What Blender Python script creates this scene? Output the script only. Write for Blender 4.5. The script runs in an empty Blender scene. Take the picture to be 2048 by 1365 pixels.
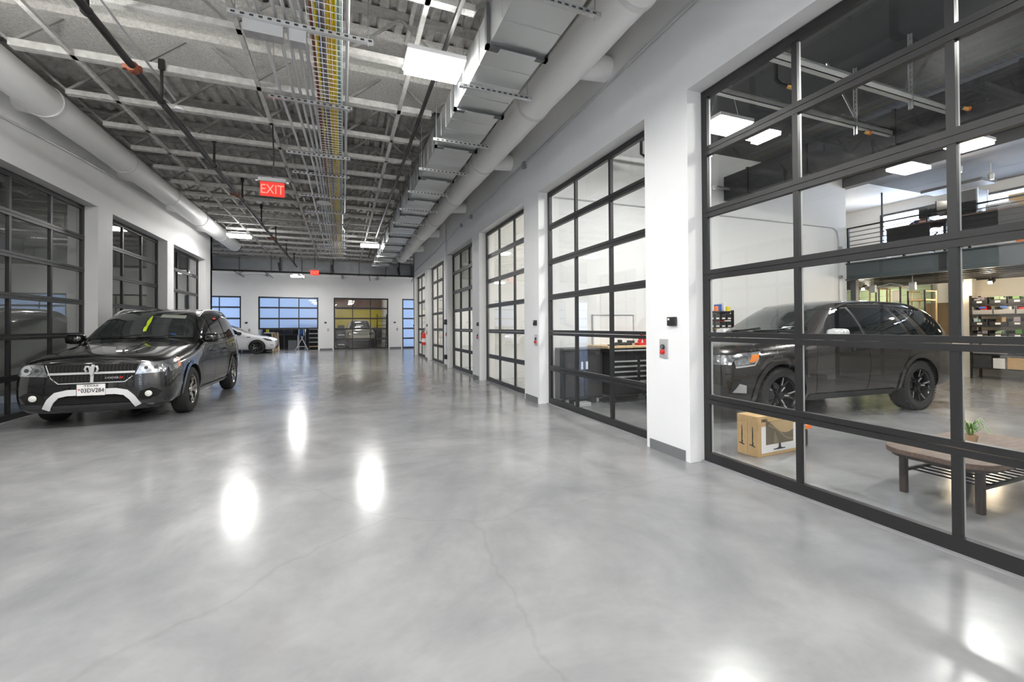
import bpy, bmesh, math, random
from mathutils import Vector, Matrix
from mathutils.bvhtree import BVHTree
random.seed(7)
S = bpy.context.scene
COL = S.collection
PI = math.pi
R = math.radians

# ------------------------------------------------------------------ materials
def newmat(name):
    m = bpy.data.materials.new(name); m.use_nodes = True
    nt = m.node_tree
    for n in list(nt.nodes): nt.nodes.remove(n)
    out = nt.nodes.new('ShaderNodeOutputMaterial')
    return m, nt, out

def pbr(name, col, rough=.5, metal=0., spec=.5, coat=0., nscale=0, namt=0., rvar=0., bump=0., bscale=20, stretch=(1,1,1), emit=None, estr=0., coatr=.03):
    m, nt, out = newmat(name)
    b = nt.nodes.new('ShaderNodeBsdfPrincipled')
    nt.links.new(b.outputs[0], out.inputs[0])
    b.inputs['Base Color'].default_value = (*col, 1)
    b.inputs['Roughness'].default_value = rough
    b.inputs['Metallic'].default_value = metal
    b.inputs['Specular IOR Level'].default_value = spec
    b.inputs['Coat Weight'].default_value = coat
    b.inputs['Coat Roughness'].default_value = coatr
    if emit:
        b.inputs['Emission Color'].default_value = (*emit, 1)
        b.inputs['Emission Strength'].default_value = estr
    if namt or rvar or bump:
        g = nt.nodes.new('ShaderNodeNewGeometry')
        mp = nt.nodes.new('ShaderNodeMapping'); mp.inputs['Scale'].default_value = stretch
        nt.links.new(g.outputs['Position'], mp.inputs['Vector'])
        nz = nt.nodes.new('ShaderNodeTexNoise'); nz.inputs['Scale'].default_value = nscale or 3; nz.inputs['Detail'].default_value = 5
        nt.links.new(mp.outputs[0], nz.inputs['Vector'])
        if namt:
            rp = nt.nodes.new('ShaderNodeValToRGB')
            rp.color_ramp.elements[0].position = .3; rp.color_ramp.elements[1].position = .7
            rp.color_ramp.elements[0].color = (*[max(0, c*(1-namt)) for c in col], 1)
            rp.color_ramp.elements[1].color = (*[min(1, c*(1+namt)) for c in col], 1)
            nt.links.new(nz.outputs['Fac'], rp.inputs[0]); nt.links.new(rp.outputs[0], b.inputs['Base Color'])
        if rvar:
            mr = nt.nodes.new('ShaderNodeMapRange')
            mr.inputs['To Min'].default_value = max(0, rough-rvar); mr.inputs['To Max'].default_value = rough+rvar
            mr.inputs['From Min'].default_value = .3; mr.inputs['From Max'].default_value = .7
            nt.links.new(nz.outputs['Fac'], mr.inputs[0]); nt.links.new(mr.outputs[0], b.inputs['Roughness'])
        if bump:
            n2 = nt.nodes.new('ShaderNodeTexNoise'); n2.inputs['Scale'].default_value = bscale; n2.inputs['Detail'].default_value = 4
            nt.links.new(mp.outputs[0], n2.inputs['Vector'])
            bp = nt.nodes.new('ShaderNodeBump'); bp.inputs['Strength'].default_value = bump; bp.inputs['Distance'].default_value = .02
            nt.links.new(n2.outputs['Fac'], bp.inputs['Height']); nt.links.new(bp.outputs[0], b.inputs['Normal'])
    return m

def emis(name, col, strength):
    m, nt, out = newmat(name)
    e = nt.nodes.new('ShaderNodeEmission'); e.inputs[0].default_value = (*col, 1); e.inputs[1].default_value = strength
    nt.links.new(e.outputs[0], out.inputs[0]); return m

def glassmat(name, tint=(.95,.97,.96), base=.07, frost=0., ftint=(.8,.85,.9)):
    m, nt, out = newmat(name)
    lw = nt.nodes.new('ShaderNodeLayerWeight'); lw.inputs['Blend'].default_value = .5
    p = nt.nodes.new('ShaderNodeMath'); p.operation = 'POWER'; p.inputs[1].default_value = 4.2
    nt.links.new(lw.outputs['Facing'], p.inputs[0])
    ma = nt.nodes.new('ShaderNodeMath'); ma.operation = 'MULTIPLY_ADD'; ma.inputs[1].default_value = .92-base; ma.inputs[2].default_value = base; ma.use_clamp = True
    nt.links.new(p.outputs[0], ma.inputs[0])
    t = nt.nodes.new('ShaderNodeBsdfTransparent'); t.inputs[0].default_value = (*tint, 1)
    gl = nt.nodes.new('ShaderNodeBsdfGlossy'); gl.inputs['Roughness'].default_value = 0.0
    gl.inputs[0].default_value = (1,1,1,1)
    thru = t
    if frost:
        tr = nt.nodes.new('ShaderNodeBsdfTranslucent'); tr.inputs[0].default_value = (*ftint, 1)
        mx0 = nt.nodes.new('ShaderNodeMixShader'); mx0.inputs[0].default_value = frost
        nt.links.new(t.outputs[0], mx0.inputs[1]); nt.links.new(tr.outputs[0], mx0.inputs[2]); thru = mx0
    mx = nt.nodes.new('ShaderNodeMixShader')
    nt.links.new(ma.outputs[0], mx.inputs[0]); nt.links.new(thru.outputs[0], mx.inputs[1]); nt.links.new(gl.outputs[0], mx.inputs[2])
    nt.links.new(mx.outputs[0], out.inputs[0]); return m

def floormat():
    m, nt, out = newmat('polished_concrete')
    N = nt.nodes.new; L = nt.links.new
    b = N('ShaderNodeBsdfPrincipled'); L(b.outputs[0], out.inputs[0])
    g = N('ShaderNodeNewGeometry')
    def noise(sc, det, rough=.55, dist=0.):
        n = N('ShaderNodeTexNoise'); n.inputs['Scale'].default_value = sc; n.inputs['Detail'].default_value = det
        n.inputs['Roughness'].default_value = rough; n.inputs['Distortion'].default_value = dist
        L(g.outputs['Position'], n.inputs['Vector']); return n
    n1 = noise(.55, 6, .6, .6); n2 = noise(3.2, 8, .65, .3); n3 = noise(.9, 3)
    r1 = N('ShaderNodeValToRGB'); r1.color_ramp.elements[0].position = .32; r1.color_ramp.elements[1].position = .68
    r1.color_ramp.elements[0].color = (.215,.218,.226,1); r1.color_ramp.elements[1].color = (.385,.385,.39,1)
    L(n1.outputs['Fac'], r1.inputs[0])
    r2 = N('ShaderNodeValToRGB'); r2.color_ramp.elements[0].position = .22; r2.color_ramp.elements[1].position = .80
    r2.color_ramp.elements[0].color = (.72,.72,.73,1); r2.color_ramp.elements[1].color = (1.,1.,1.,1)
    L(n2.outputs['Fac'], r2.inputs[0])
    mx = N('ShaderNodeMix'); mx.data_type = 'RGBA'; mx.blend_type = 'MULTIPLY'; mx.inputs[0].default_value = .75
    L(r1.outputs[0], mx.inputs[6]); L(r2.outputs[0], mx.inputs[7])
    # scattered dark stains
    v = N('ShaderNodeTexVoronoi'); v.inputs['Scale'].default_value = .55; L(g.outputs['Position'], v.inputs['Vector'])
    md = N('ShaderNodeMath'); md.operation = 'MULTIPLY_ADD'; md.inputs[1].default_value = .12; L(n2.outputs['Fac'], md.inputs[0]); L(v.outputs['Distance'], md.inputs[2])
    rs = N('ShaderNodeValToRGB'); rs.color_ramp.elements[0].position = .10; rs.color_ramp.elements[1].position = .15
    rs.color_ramp.elements[0].color = (.6,.6,.6,1); rs.color_ramp.elements[1].color = (1,1,1,1)
    L(md.outputs[0], rs.inputs[0])
    mx2 = N('ShaderNodeMix'); mx2.data_type = 'RGBA'; mx2.blend_type = 'MULTIPLY'; mx2.inputs[0].default_value = .8
    L(mx.outputs[2], mx2.inputs[6]); L(rs.outputs[0], mx2.inputs[7])
    # hairline cracks
    vc = N('ShaderNodeTexVoronoi'); vc.feature = 'DISTANCE_TO_EDGE'; vc.inputs['Scale'].default_value = .22
    nd = noise(1.4, 4); vm = N('ShaderNodeVectorMath'); vm.operation = 'MULTIPLY_ADD'; vm.inputs[1].default_value = (.5,.5,.0)
    L(nd.outputs['Color'], vm.inputs[0]); L(g.outputs['Position'], vm.inputs[2]); L(vm.outputs[0], vc.inputs['Vector'])
    rc = N('ShaderNodeValToRGB'); rc.color_ramp.elements[0].position = .0; rc.color_ramp.elements[1].position = .0013
    rc.color_ramp.elements[0].color = (.86,.85,.83,1); rc.color_ramp.elements[1].color = (1,1,1,1)
    L(vc.outputs['Distance'], rc.inputs[0])
    mx3 = N('ShaderNodeMix'); mx3.data_type = 'RGBA'; mx3.blend_type = 'MULTIPLY'; mx3.inputs[0].default_value = .5
    L(mx2.outputs[2], mx3.inputs[6]); L(rc.outputs[0], mx3.inputs[7])
    L(mx3.outputs[2], b.inputs['Base Color'])
    mr = N('ShaderNodeMapRange'); mr.inputs['From Min'].default_value = .15; mr.inputs['From Max'].default_value = .85
    mr.inputs['To Min'].default_value = .11; mr.inputs['To Max'].default_value = .26
    L(n2.outputs['Fac'], mr.inputs[0]); L(mr.outputs[0], b.inputs['Roughness'])
    b.inputs['Specular IOR Level'].default_value = .55
    bp = N('ShaderNodeBump'); bp.inputs['Strength'].default_value = .05; bp.inputs['Distance'].default_value = .02
    L(n3.outputs['Fac'], bp.inputs['Height']); L(bp.outputs[0], b.inputs['Normal'])
    return m

M = {}
M['floor'] = floormat()
M['wall'] = pbr('white_wall_paint', (.83,.83,.83), .55, namt=.015, nscale=2, bump=.03, bscale=60)
M['wall_in'] = pbr('bay_wall_paint', (.80,.80,.79), .6)
M['wall_warm'] = pbr('warm_wall_paint', (.80,.76,.68), .6)
M['base'] = pbr('gray_vinyl_base', (.17,.175,.18), .5)
M['deck'] = pbr('sprayed_gray_deck', (.46,.45,.43), .9, nscale=9, namt=.22, bump=.5, bscale=45)
M['spray'] = pbr('sprayed_fireproofing', (.74,.725,.69), .95, nscale=30, namt=.16, bump=.9, bscale=60)
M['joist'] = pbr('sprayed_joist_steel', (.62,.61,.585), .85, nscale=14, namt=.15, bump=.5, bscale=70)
M['black_ceiling'] = pbr('black_painted_deck', (.025,.026,.03), .6, bump=.2, bscale=8)
M['black_metal'] = pbr('black_painted_metal', (.014,.014,.015), .45, bump=.03, bscale=300)
M['door_black'] = pbr('black_door_frame', (.018,.018,.019), .42, nscale=200, namt=.15, bump=.04, bscale=400)
M['bead'] = pbr('pale_aluminium_bead', (.55,.56,.55), .4, metal=.3)
M['galv'] = pbr('galvanized_steel', (.56,.57,.58), .36, metal=.9, nscale=14, namt=.14, rvar=.06)
M['duct_metal'] = pbr('galvanized_duct', (.62,.635,.64), .36, metal=.85, nscale=1.2, namt=.05, rvar=.05)
M['duct_dark'] = pbr('duct_flange_shadow', (.16,.165,.17), .45, metal=.8)  # dark metal of the duct flanges
M['wrap'] = pbr('white_duct_wrap', (.95,.95,.945), .5, bump=.25, bscale=14, stretch=(1,.25,1))
M['conduit'] = pbr('conduit_steel', (.66,.67,.68), .4, metal=.5)
M['basket'] = pbr('bright_basket_wire', (.80,.81,.82), .4, metal=.3)
M['pipe_black'] = pbr('black_iron_pipe', (.03,.028,.027), .45, metal=.3, nscale=8, namt=.4)
M['rust'] = pbr('orange_coupling', (.24,.07,.03), .6)
M['bronze'] = pbr('tan_pipe', (.50,.37,.24), .5)
M['dark_ceiling'] = pbr('dark_gray_ceiling', (.055,.054,.052), .8)
M['brass'] = pbr('brass', (.75,.45,.15), .3, metal=1.)
M['white_pl'] = pbr('white_plastic', (.8,.8,.8), .4)
M['black_pl'] = pbr('black_plastic', (.02,.02,.021), .45)
M['gray_pl'] = pbr('gray_plastic', (.3,.3,.31), .5)
M['red'] = pbr('red_paint', (.65,.03,.025), .35)
M['yellow'] = pbr('yellow_cable', (.85,.66,.02), .5)
M['orange'] = pbr('orange_plastic', (.9,.22,.04), .5)
M['blue'] = pbr('blue_plastic', (.03,.12,.42), .5)
M['teal'] = pbr('teal_cable', (.30,.42,.42), .6)
M['violet'] = pbr('violet_cable', (.27,.24,.28), .6)
M['green'] = pbr('green_paint_boards', (.34,.44,.30), .7)
M['card'] = pbr('cardboard', (.60,.40,.19), .8, nscale=18, namt=.06)
M['wood'] = pbr('light_wood', (.66,.47,.27), .5, nscale=6, namt=.12, stretch=(1,8,8))
M['dkwood'] = pbr('dark_walnut', (.15,.10,.075), .6, nscale=7, namt=.25, stretch=(1,7,7))
M['leg'] = pbr('dark_brown_leg', (.045,.035,.03), .5)
M['leaf'] = pbr('plant_leaf', (.10,.27,.05), .5)
M['skin'] = pbr('skin', (.62,.36,.25), .5)
M['hair'] = pbr('black_hair', (.012,.010,.009), .5)
M['shirt'] = pbr('navy_shirt', (.035,.06,.17), .8)
M['denim'] = pbr('dark_trousers', (.03,.035,.06), .9)
M['tire'] = pbr('tire_rubber', (.028,.028,.028), .75, bump=.3, bscale=60)
M['rim_gray'] = pbr('polished_gray_alloy', (.45,.43,.40), .22, metal=1.)
M['rim_black'] = pbr('black_gloss_alloy', (.05,.05,.052), .2, metal=.8)
M['rim_mach'] = pbr('machined_alloy_face', (.75,.76,.77), .2, metal=1.)
M['chrome'] = pbr('chrome', (.8,.8,.81), .08, metal=1.)
M['silver'] = pbr('satin_silver_paint', (.62,.62,.63), .35, metal=.4)
M['guard'] = pbr('bright_guard_paint', (.78,.78,.79), .35, metal=.1)
M['car_black'] = pbr('black_metallic_paint', (.006,.006,.0065), .22, metal=0., coat=1., coatr=.02)
M['car_gray'] = pbr('dark_gray_metallic_paint', (.042,.039,.037), .27, metal=.55, coat=1., coatr=.03)
M['car_white'] = pbr('pearl_white_paint', (.82,.82,.83), .3, coat=1.)
M['car_tan'] = pbr('champagne_paint', (.60,.55,.45), .35, metal=.4, coat=.8)
M['car_glass'] = pbr('tinted_car_glass', (.008,.010,.011), .03, spec=.8, coat=.5)
M['ws_glass'] = pbr('windshield_glass', (.030,.036,.036), .04, spec=.9, coat=.6)
M['lamp'] = pbr('headlamp_reflector', (.42,.43,.45), .14, metal=.8, nscale=25, namt=.35)
M['bulb_cup'] = pbr('chrome_bulb_cup', (.55,.56,.58), .10, metal=.9)
M['amber'] = pbr('amber_lens', (.85,.26,.05), .2, coat=1.)
M['lens'] = pbr('clear_lens', (.72,.72,.66), .12, coat=1.)
M['tail'] = pbr('red_tail_lens', (.55,.02,.02), .15, coat=1.)
M['trim'] = pbr('dark_trim', (.035,.036,.038), .5)
M['arch'] = pbr('wheel_well', (.006,.006,.006), .95)
M['plate'] = pbr('plate_white', (.86,.84,.82), .4)
M['ink'] = pbr('black_ink', (.01,.01,.012), .5)
M['glass'] = glassmat('door_glass', (.96,.975,.97), .06)
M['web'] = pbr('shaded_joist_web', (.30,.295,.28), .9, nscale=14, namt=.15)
M['glass_frost'] = glassmat('frosted_door_glass', (.9,.93,.97), .07, frost=1.0, ftint=(.62,.76,.98))
M['glass_dark'] = glassmat('dark_bay_door_glass', (.80,.82,.80), .16)
M['glass_milk'] = glassmat('side_bay_door_glass', (.9,.91,.9), .13, frost=.25, ftint=(.8,.8,.76))
M['win'] = glassmat('window_glass', (.98,.98,.98), .05)
M['light'] = emis('led_panel', (1.,.985,.955), 38)
M['uplight'] = emis('led_uplight', (1.,.985,.955), 1.5)  # glow for the unseen strips added on top of the lamps
M['light_left'] = emis('led_panel_left', (1.,.985,.955), 52)
M['light_side'] = emis('led_panel_side', (1.,.97,.9), 60)
M['light_bay'] = emis('led_panel_bay', (1.,.985,.95), 40)
M['light_dim'] = emis('led_panel_dim', (1.,.985,.95), 14)
M['light_warm'] = emis('warm_spot', (1.,.80,.55), 60)
M['exit_red'] = emis('exit_red_glow', (1.,.075,.06), .30)
M['exit_txt'] = emis('exit_letter_glow', (1.,.34,.24), .36)
M['screen'] = emis('screen_glow', (.55,.68,.95), .8)

# ------------------------------------------------------------------ mesh builder
class MB:
    def __init__(s): s.v = []; s.f = []; s.m = []
    def add(s, vs, fs, mi=0):
        o = len(s.v); s.v += [tuple(v) for v in vs]
        for f in fs: s.f.append(tuple(o+i for i in f)); s.m.append(mi)
        return s
    def box(s, x0, x1, y0, y1, z0, z1, mi=0, T=None):
        if x0 > x1: x0, x1 = x1, x0
        if y0 > y1: y0, y1 = y1, y0
        if z0 > z1: z0, z1 = z1, z0
        vs = [Vector(p) for p in ((x0,y0,z0),(x1,y0,z0),(x1,y1,z0),(x0,y1,z0),(x0,y0,z1),(x1,y0,z1),(x1,y1,z1),(x0,y1,z1))]
        if T: vs = [T @ v for v in vs]
        return s.add(vs, [(0,3,2,1),(4,5,6,7),(0,1,5,4),(1,2,6,5),(2,3,7,6),(3,0,4,7)], mi)
    def bar(s, p0, p1, w, h, mi=0, up=(0,0,1)):
        p0 = Vector(p0); p1 = Vector(p1); d = p1-p0; L = d.length
        if L < 1e-6: return s
        d /= L; up = Vector(up)
        if abs(d.dot(up)) > .98: up = Vector((0,1,0)) if abs(d.y) < .9 else Vector((1,0,0))
        a = d.cross(up).normalized(); b = a.cross(d)
        vs = []
        for q in (p0, p1):
            for (i, j) in ((-1,-1),(1,-1),(1,1),(-1,1)): vs.append(q + a*(i*w/2) + b*(j*h/2))
        return s.add(vs, [(0,1,2,3),(7,6,5,4),(0,4,5,1),(1,5,6,2),(2,6,7,3),(3,7,4,0)], mi)
    def tube(s, pts, r, n=10, mi=0, cap=True):
        pts = [Vector(p) for p in pts]; rs = r if isinstance(r, (list, tuple)) else [r]*len(pts)
        rings = []; pa = None
        for i, p in enumerate(pts):
            d = (pts[min(i+1, len(pts)-1)] - pts[max(i-1, 0)]).normalized()
            if pa is None:
                up = Vector((0,0,1)) if abs(d.z) < .9 else Vector((1,0,0)); a = d.cross(up).normalized()
            else:
                a = (pa - d*pa.dot(d)); a = a.normalized() if a.length > 1e-5 else d.orthogonal().normalized()
            pa = a; b = d.cross(a)
            rings.append([p + a*(rs[i]*math.cos(2*PI*k/n)) + b*(rs[i]*math.sin(2*PI*k/n)) for k in range(n)])
        vs = [v for rg in rings for v in rg]; fs = []
        for i in range(len(pts)-1):
            for k in range(n): fs.append((i*n+k, i*n+(k+1) % n, (i+1)*n+(k+1) % n, (i+1)*n+k))
        if cap: fs.append(tuple(range(n))[::-1]); fs.append(tuple((len(pts)-1)*n+k for k in range(n)))
        return s.add(vs, fs, mi)
    def lathe(s, prof, c=(0,0,0), axis='z', n=24, mi=0, closed=False, caps=True):
        c = Vector(c); vs = []
        for (r, h) in prof:
            for k in range(n):
                a = 2*PI*k/n; u, w = r*math.cos(a), r*math.sin(a)
                vs.append(c + (Vector((u,w,h)) if axis == 'z' else Vector((u,h,w)) if axis == 'y' else Vector((h,u,w))))
        fs = []; P = len(prof)
        for i in range(P if closed else P-1):
            j = (i+1) % P
            for k in range(n):
                q = (i*n+k, i*n+(k+1) % n, j*n+(k+1) % n, j*n+k); fs.append(q if axis != 'y' else q[::-1])
        if not closed and caps:
            if prof[0][0] > 1e-6: fs.append(tuple(range(n)))
            if prof[-1][0] > 1e-6: fs.append(tuple((P-1)*n+k for k in range(n)))
        return s.add(vs, fs, mi)
    def prism(s, poly, z0, z1, mi=0, T=None):
        n = len(poly); vs = [Vector((x,y,z0)) for x, y in poly]+[Vector((x,y,z1)) for x, y in poly]
        if T: vs = [T @ v for v in vs]
        return s.add(vs, [tuple(range(n))[::-1], tuple(range(n, 2*n))]+[(i, (i+1) % n, n+(i+1) % n, n+i) for i in range(n)], mi)
    def build(s, name, mat, parent=None, smooth=None, local=False, bevel=0, recalc=True):
        me = bpy.data.meshes.new(name); me.from_pydata([tuple(v) for v in s.v], [], s.f)
        for m in (mat if isinstance(mat, (list, tuple)) else [mat]): me.materials.append(m)
        me.polygons.foreach_set('material_index', s.m)
        if recalc:
            bm = bmesh.new(); bm.from_mesh(me)
            bmesh.ops.recalc_face_normals(bm, faces=bm.faces)
            bm.to_mesh(me); bm.free()
        return link(me, name, parent, smooth, local, bevel)

def link(me, name, parent=None, smooth=None, local=False, bevel=0):
    if smooth is not None:
        me.polygons.foreach_set('use_smooth', [True]*len(me.polygons))
        try: me.set_sharp_from_angle(angle=R(smooth))
        except Exception: pass
    o = bpy.data.objects.new(name, me); COL.objects.link(o)
    if parent is not None:
        o.parent = parent
        if not local: o.matrix_parent_inverse = wm(parent).inverted()
    if bevel:
        md = o.modifiers.new('edge', 'BEVEL'); md.width = bevel; md.segments = 2; md.limit_method = 'ANGLE'
    return o

def wm(o):
    m = o.matrix_basis.copy()
    if o.parent is not None: m = wm(o.parent) @ o.matrix_parent_inverse @ m
    return m

def tag(o, label=None, cat=None, group=None, kind=None):
    if label: o['label'] = label
    if cat: o['category'] = cat
    if group: o['group'] = group
    if kind: o['kind'] = kind
    return o

def thing(name, label, cat, loc=(0,0,0), rz=0., group=None, kind=None):
    o = bpy.data.objects.new(name, None); COL.objects.link(o); o.empty_display_size = .1
    o.location = loc; o.rotation_euler = (0,0,rz)
    return tag(o, label, cat, group, kind)

KIDS = {}
def dup(root, loc, rz=None, label=None, group=None):
    if not KIDS.get('n') == len(bpy.data.objects):
        KIDS.clear()
        for o in bpy.data.objects:
            if o.parent: KIDS.setdefault(o.parent.name, []).append(o)
    def cp(o, par):
        c = o.copy(); COL.objects.link(c)
        if par is not None: c.parent = par
        for ch in KIDS.get(o.name, []): cp(ch, c)
        return c
    r = cp(root, None); r.location = loc
    if rz is not None: r.rotation_euler = (0,0,rz)
    if label: r['label'] = label
    if group: r['group'] = group
    KIDS['n'] = len(bpy.data.objects)
    return r

def struct(name, mb, mat, smooth=None):
    return tag(mb.build(name, mat, smooth=smooth), kind='structure')

def text_mesh(body, size, ext=.002, align='CENTER'):
    c = bpy.data.curves.new('lettering', 'FONT'); c.body = body; c.size = size; c.extrude = ext
    c.align_x = align; c.align_y = 'CENTER'; c.resolution_u = 3
    o = bpy.data.objects.new('lettering_src', c); COL.objects.link(o)
    dg = bpy.context.evaluated_depsgraph_get()
    me = bpy.data.meshes.new_from_object(o.evaluated_get(dg)); bpy.data.objects.remove(o); bpy.data.curves.remove(c)
    return me

def text_on(body, size, T, mat, parent, name='lettering', local=False, sx=1., ext=.002):
    me = text_mesh(body, size, ext); me.transform(T @ Matrix.Diagonal((sx,1,1,1)))
    me.materials.clear(); me.materials.append(mat)
    return link(me, name, parent, None, local)

ORD = ['first','second','third','fourth','fifth','sixth','seventh','eighth','ninth','tenth','eleventh','twelfth','thirteenth','fourteenth','fifteenth','sixteenth','seventeenth','eighteenth','nineteenth','twentieth','twenty-first','twenty-second','twenty-third','twenty-fourth']

# ------------------------------------------------------------------ camera (height 1.345 m)
cd = bpy.data.cameras.new('camera'); cam = bpy.data.objects.new('camera', cd); COL.objects.link(cam)
fw = Vector((.36327,.93164,.00932)); rt = Vector((.93168,-.36323,-.00605)); up = Vector((.00225,-.01088,.99994))
mw = Matrix(((rt.x,up.x,-fw.x,0),(rt.y,up.y,-fw.y,0),(rt.z,up.z,-fw.z,1.3451),(0,0,0,1)))
cam.matrix_world = mw
cd.sensor_width = 36; cd.lens = 36*869.44/2048; cd.shift_y = -(682.5-644.61)/2048; cd.clip_start = .05; cd.clip_end = 200
S.camera = cam

# ------------------------------------------------------------------ the room shell
XR, XL, YB = 3.155, -4.32, 27.66           # finished wall faces
DR, DL, DB = 3.33, -4.52, 27.79            # door front planes
HD, HB, HC = 3.66, 3.09, 5.12              # side door head, back door head, deck underside
WT = .30
RIGHT = [(-3.02,-.16),(.47,3.33),(3.975,6.81),(7.455,10.31),(10.93,13.84),(14.33,17.31),(17.9,20.76)]
LEFT = [(-2.88,.08),(.6,3.56),(4.1,7.05),(7.58,10.53),(11.09,14.03),(14.5,17.475)]
BACK = [(-12.13,-9.1),(-8.27,-5.196),(-4.375,-1.306),(-.482,2.633),(3.463,6.58)]
YEND = 20.95; YLE = 18.26; Y0 = -5.2

def wall_x(x0, x1, ya, yb, zt, ops, zh):
    m = MB(); y = ya
    for (a, b) in ops:
        m.box(x0, x1, y, a, 0, zt); m.box(x0, x1, a, b, zh, zt); y = b
    m.box(x0, x1, y, yb, 0, zt); return m

fl = MB(); fl.add([(-16,-6.5,0),(17,-6.5,0),(17,40,0),(-16,40,0)], [(0,1,2,3)]); struct('floor', fl, M['floor'])
struct('wall_right', wall_x(XR, XR+WT, Y0, YEND, HC+.3, RIGHT, HD), M['wall'])
m = wall_x(XL-WT, XL, Y0, YLE, HC+.3, LEFT, HD); struct('wall_left', m, M['wall'])
m = MB(); x = -13.5
for (a, b) in BACK:
    m.box(x, a, YB, YB+.25, 0, HC+.3); m.box(a, b, YB, YB+.25, HB, HC+.3); x = b
m.box(x, 12, YB, YB+.25, 0, HC+.3); struct('wall_back', m, M['wall'])
m = MB(); m.box(XR, 12, YEND-.2, YEND, 0, HC+.3); struct('wall_cross_right', m, M['wall'])
m = MB(); m.box(-13.5, XL, YLE-.2, YLE, 0, HC+.3); struct('wall_cross_left', m, M['wall'])
m = MB(); m.box(XL-.1, XR+.1, Y0-.2, Y0, 0, HC+.3); struct('wall_front', m, M['wall'])
m = MB(); m.box(-13.7,-13.5, YLE-.2, YB+.3, 0, HC+.3); struct('wall_end_left', m, M['wall'])
m = MB(); m.box(12,12.2, YEND-.2, YB+.3, 0, HC+.3); struct('wall_end_right', m, M['wall'])

# corrugated deck, ribs along the corridor
def deck(x0, x1, y0, y1, z, pitch=.20, h=.055):
    m = MB(); pr = []; x = x0
    while x < x1:
        pr += [(x,z),(x+pitch*.42,z),(x+pitch*.56,z+h),(x+pitch*.86,z+h)]; x += pitch
    pr.append((x,z)); n = len(pr)
    vs = [(p[0],y0,p[1]) for p in pr]+[(p[0],y1,p[1]) for p in pr]
    return m.add(vs, [(i,i+1,n+i+1,n+i) for i in range(n-1)])
struct('ceiling', deck(XL-.05, XR+.05, Y0, YLE, HC), M['deck'])
struct('ceiling_cross', deck(-13.6, 12.1, YLE, YB+.1, HC+.004), M['deck'])
m = MB(); m.box(XL, XR, 6.42, 7.2, 4.93, 5.12); tag(m.build('trim_1', M['spray']), 'wide band of rough gray sprayed fireproofing across the ceiling deck', 'fireproofing', kind='structure')
m = MB(); m.box(XL, XR, 5.7, 6.42, 5.02, 5.12); tag(m.build('trim_2', M['spray']), 'thin strip of sprayed fireproofing under the deck ribs', 'fireproofing', kind='structure')

# vinyl base on the piers
bi = 0
def base(x0,x1,y0,y1):
    global bi; bi += 1
    b = MB(); b.box(x0,x1,y0,y1,0,.105); tag(b.build('baseboard_%d' % bi, M['base']), kind='structure')
prev = Y0
for (a, b) in RIGHT+[(YEND,0)]:
    if a-prev > .2: base(XR-.012, XR, prev+.06, a-.06)
    prev = b
prev = Y0
for (a, b) in LEFT+[(YLE,0)]:
    if a-prev > .2: base(XL, XL+.012, prev+.06, a-.06)
    prev = b
prev = -13.4
for (a, b) in BACK+[(12,0)]:
    if a-prev > .2: base(prev+.07, a-.07, YB-.012, YB)
    prev = b

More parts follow.
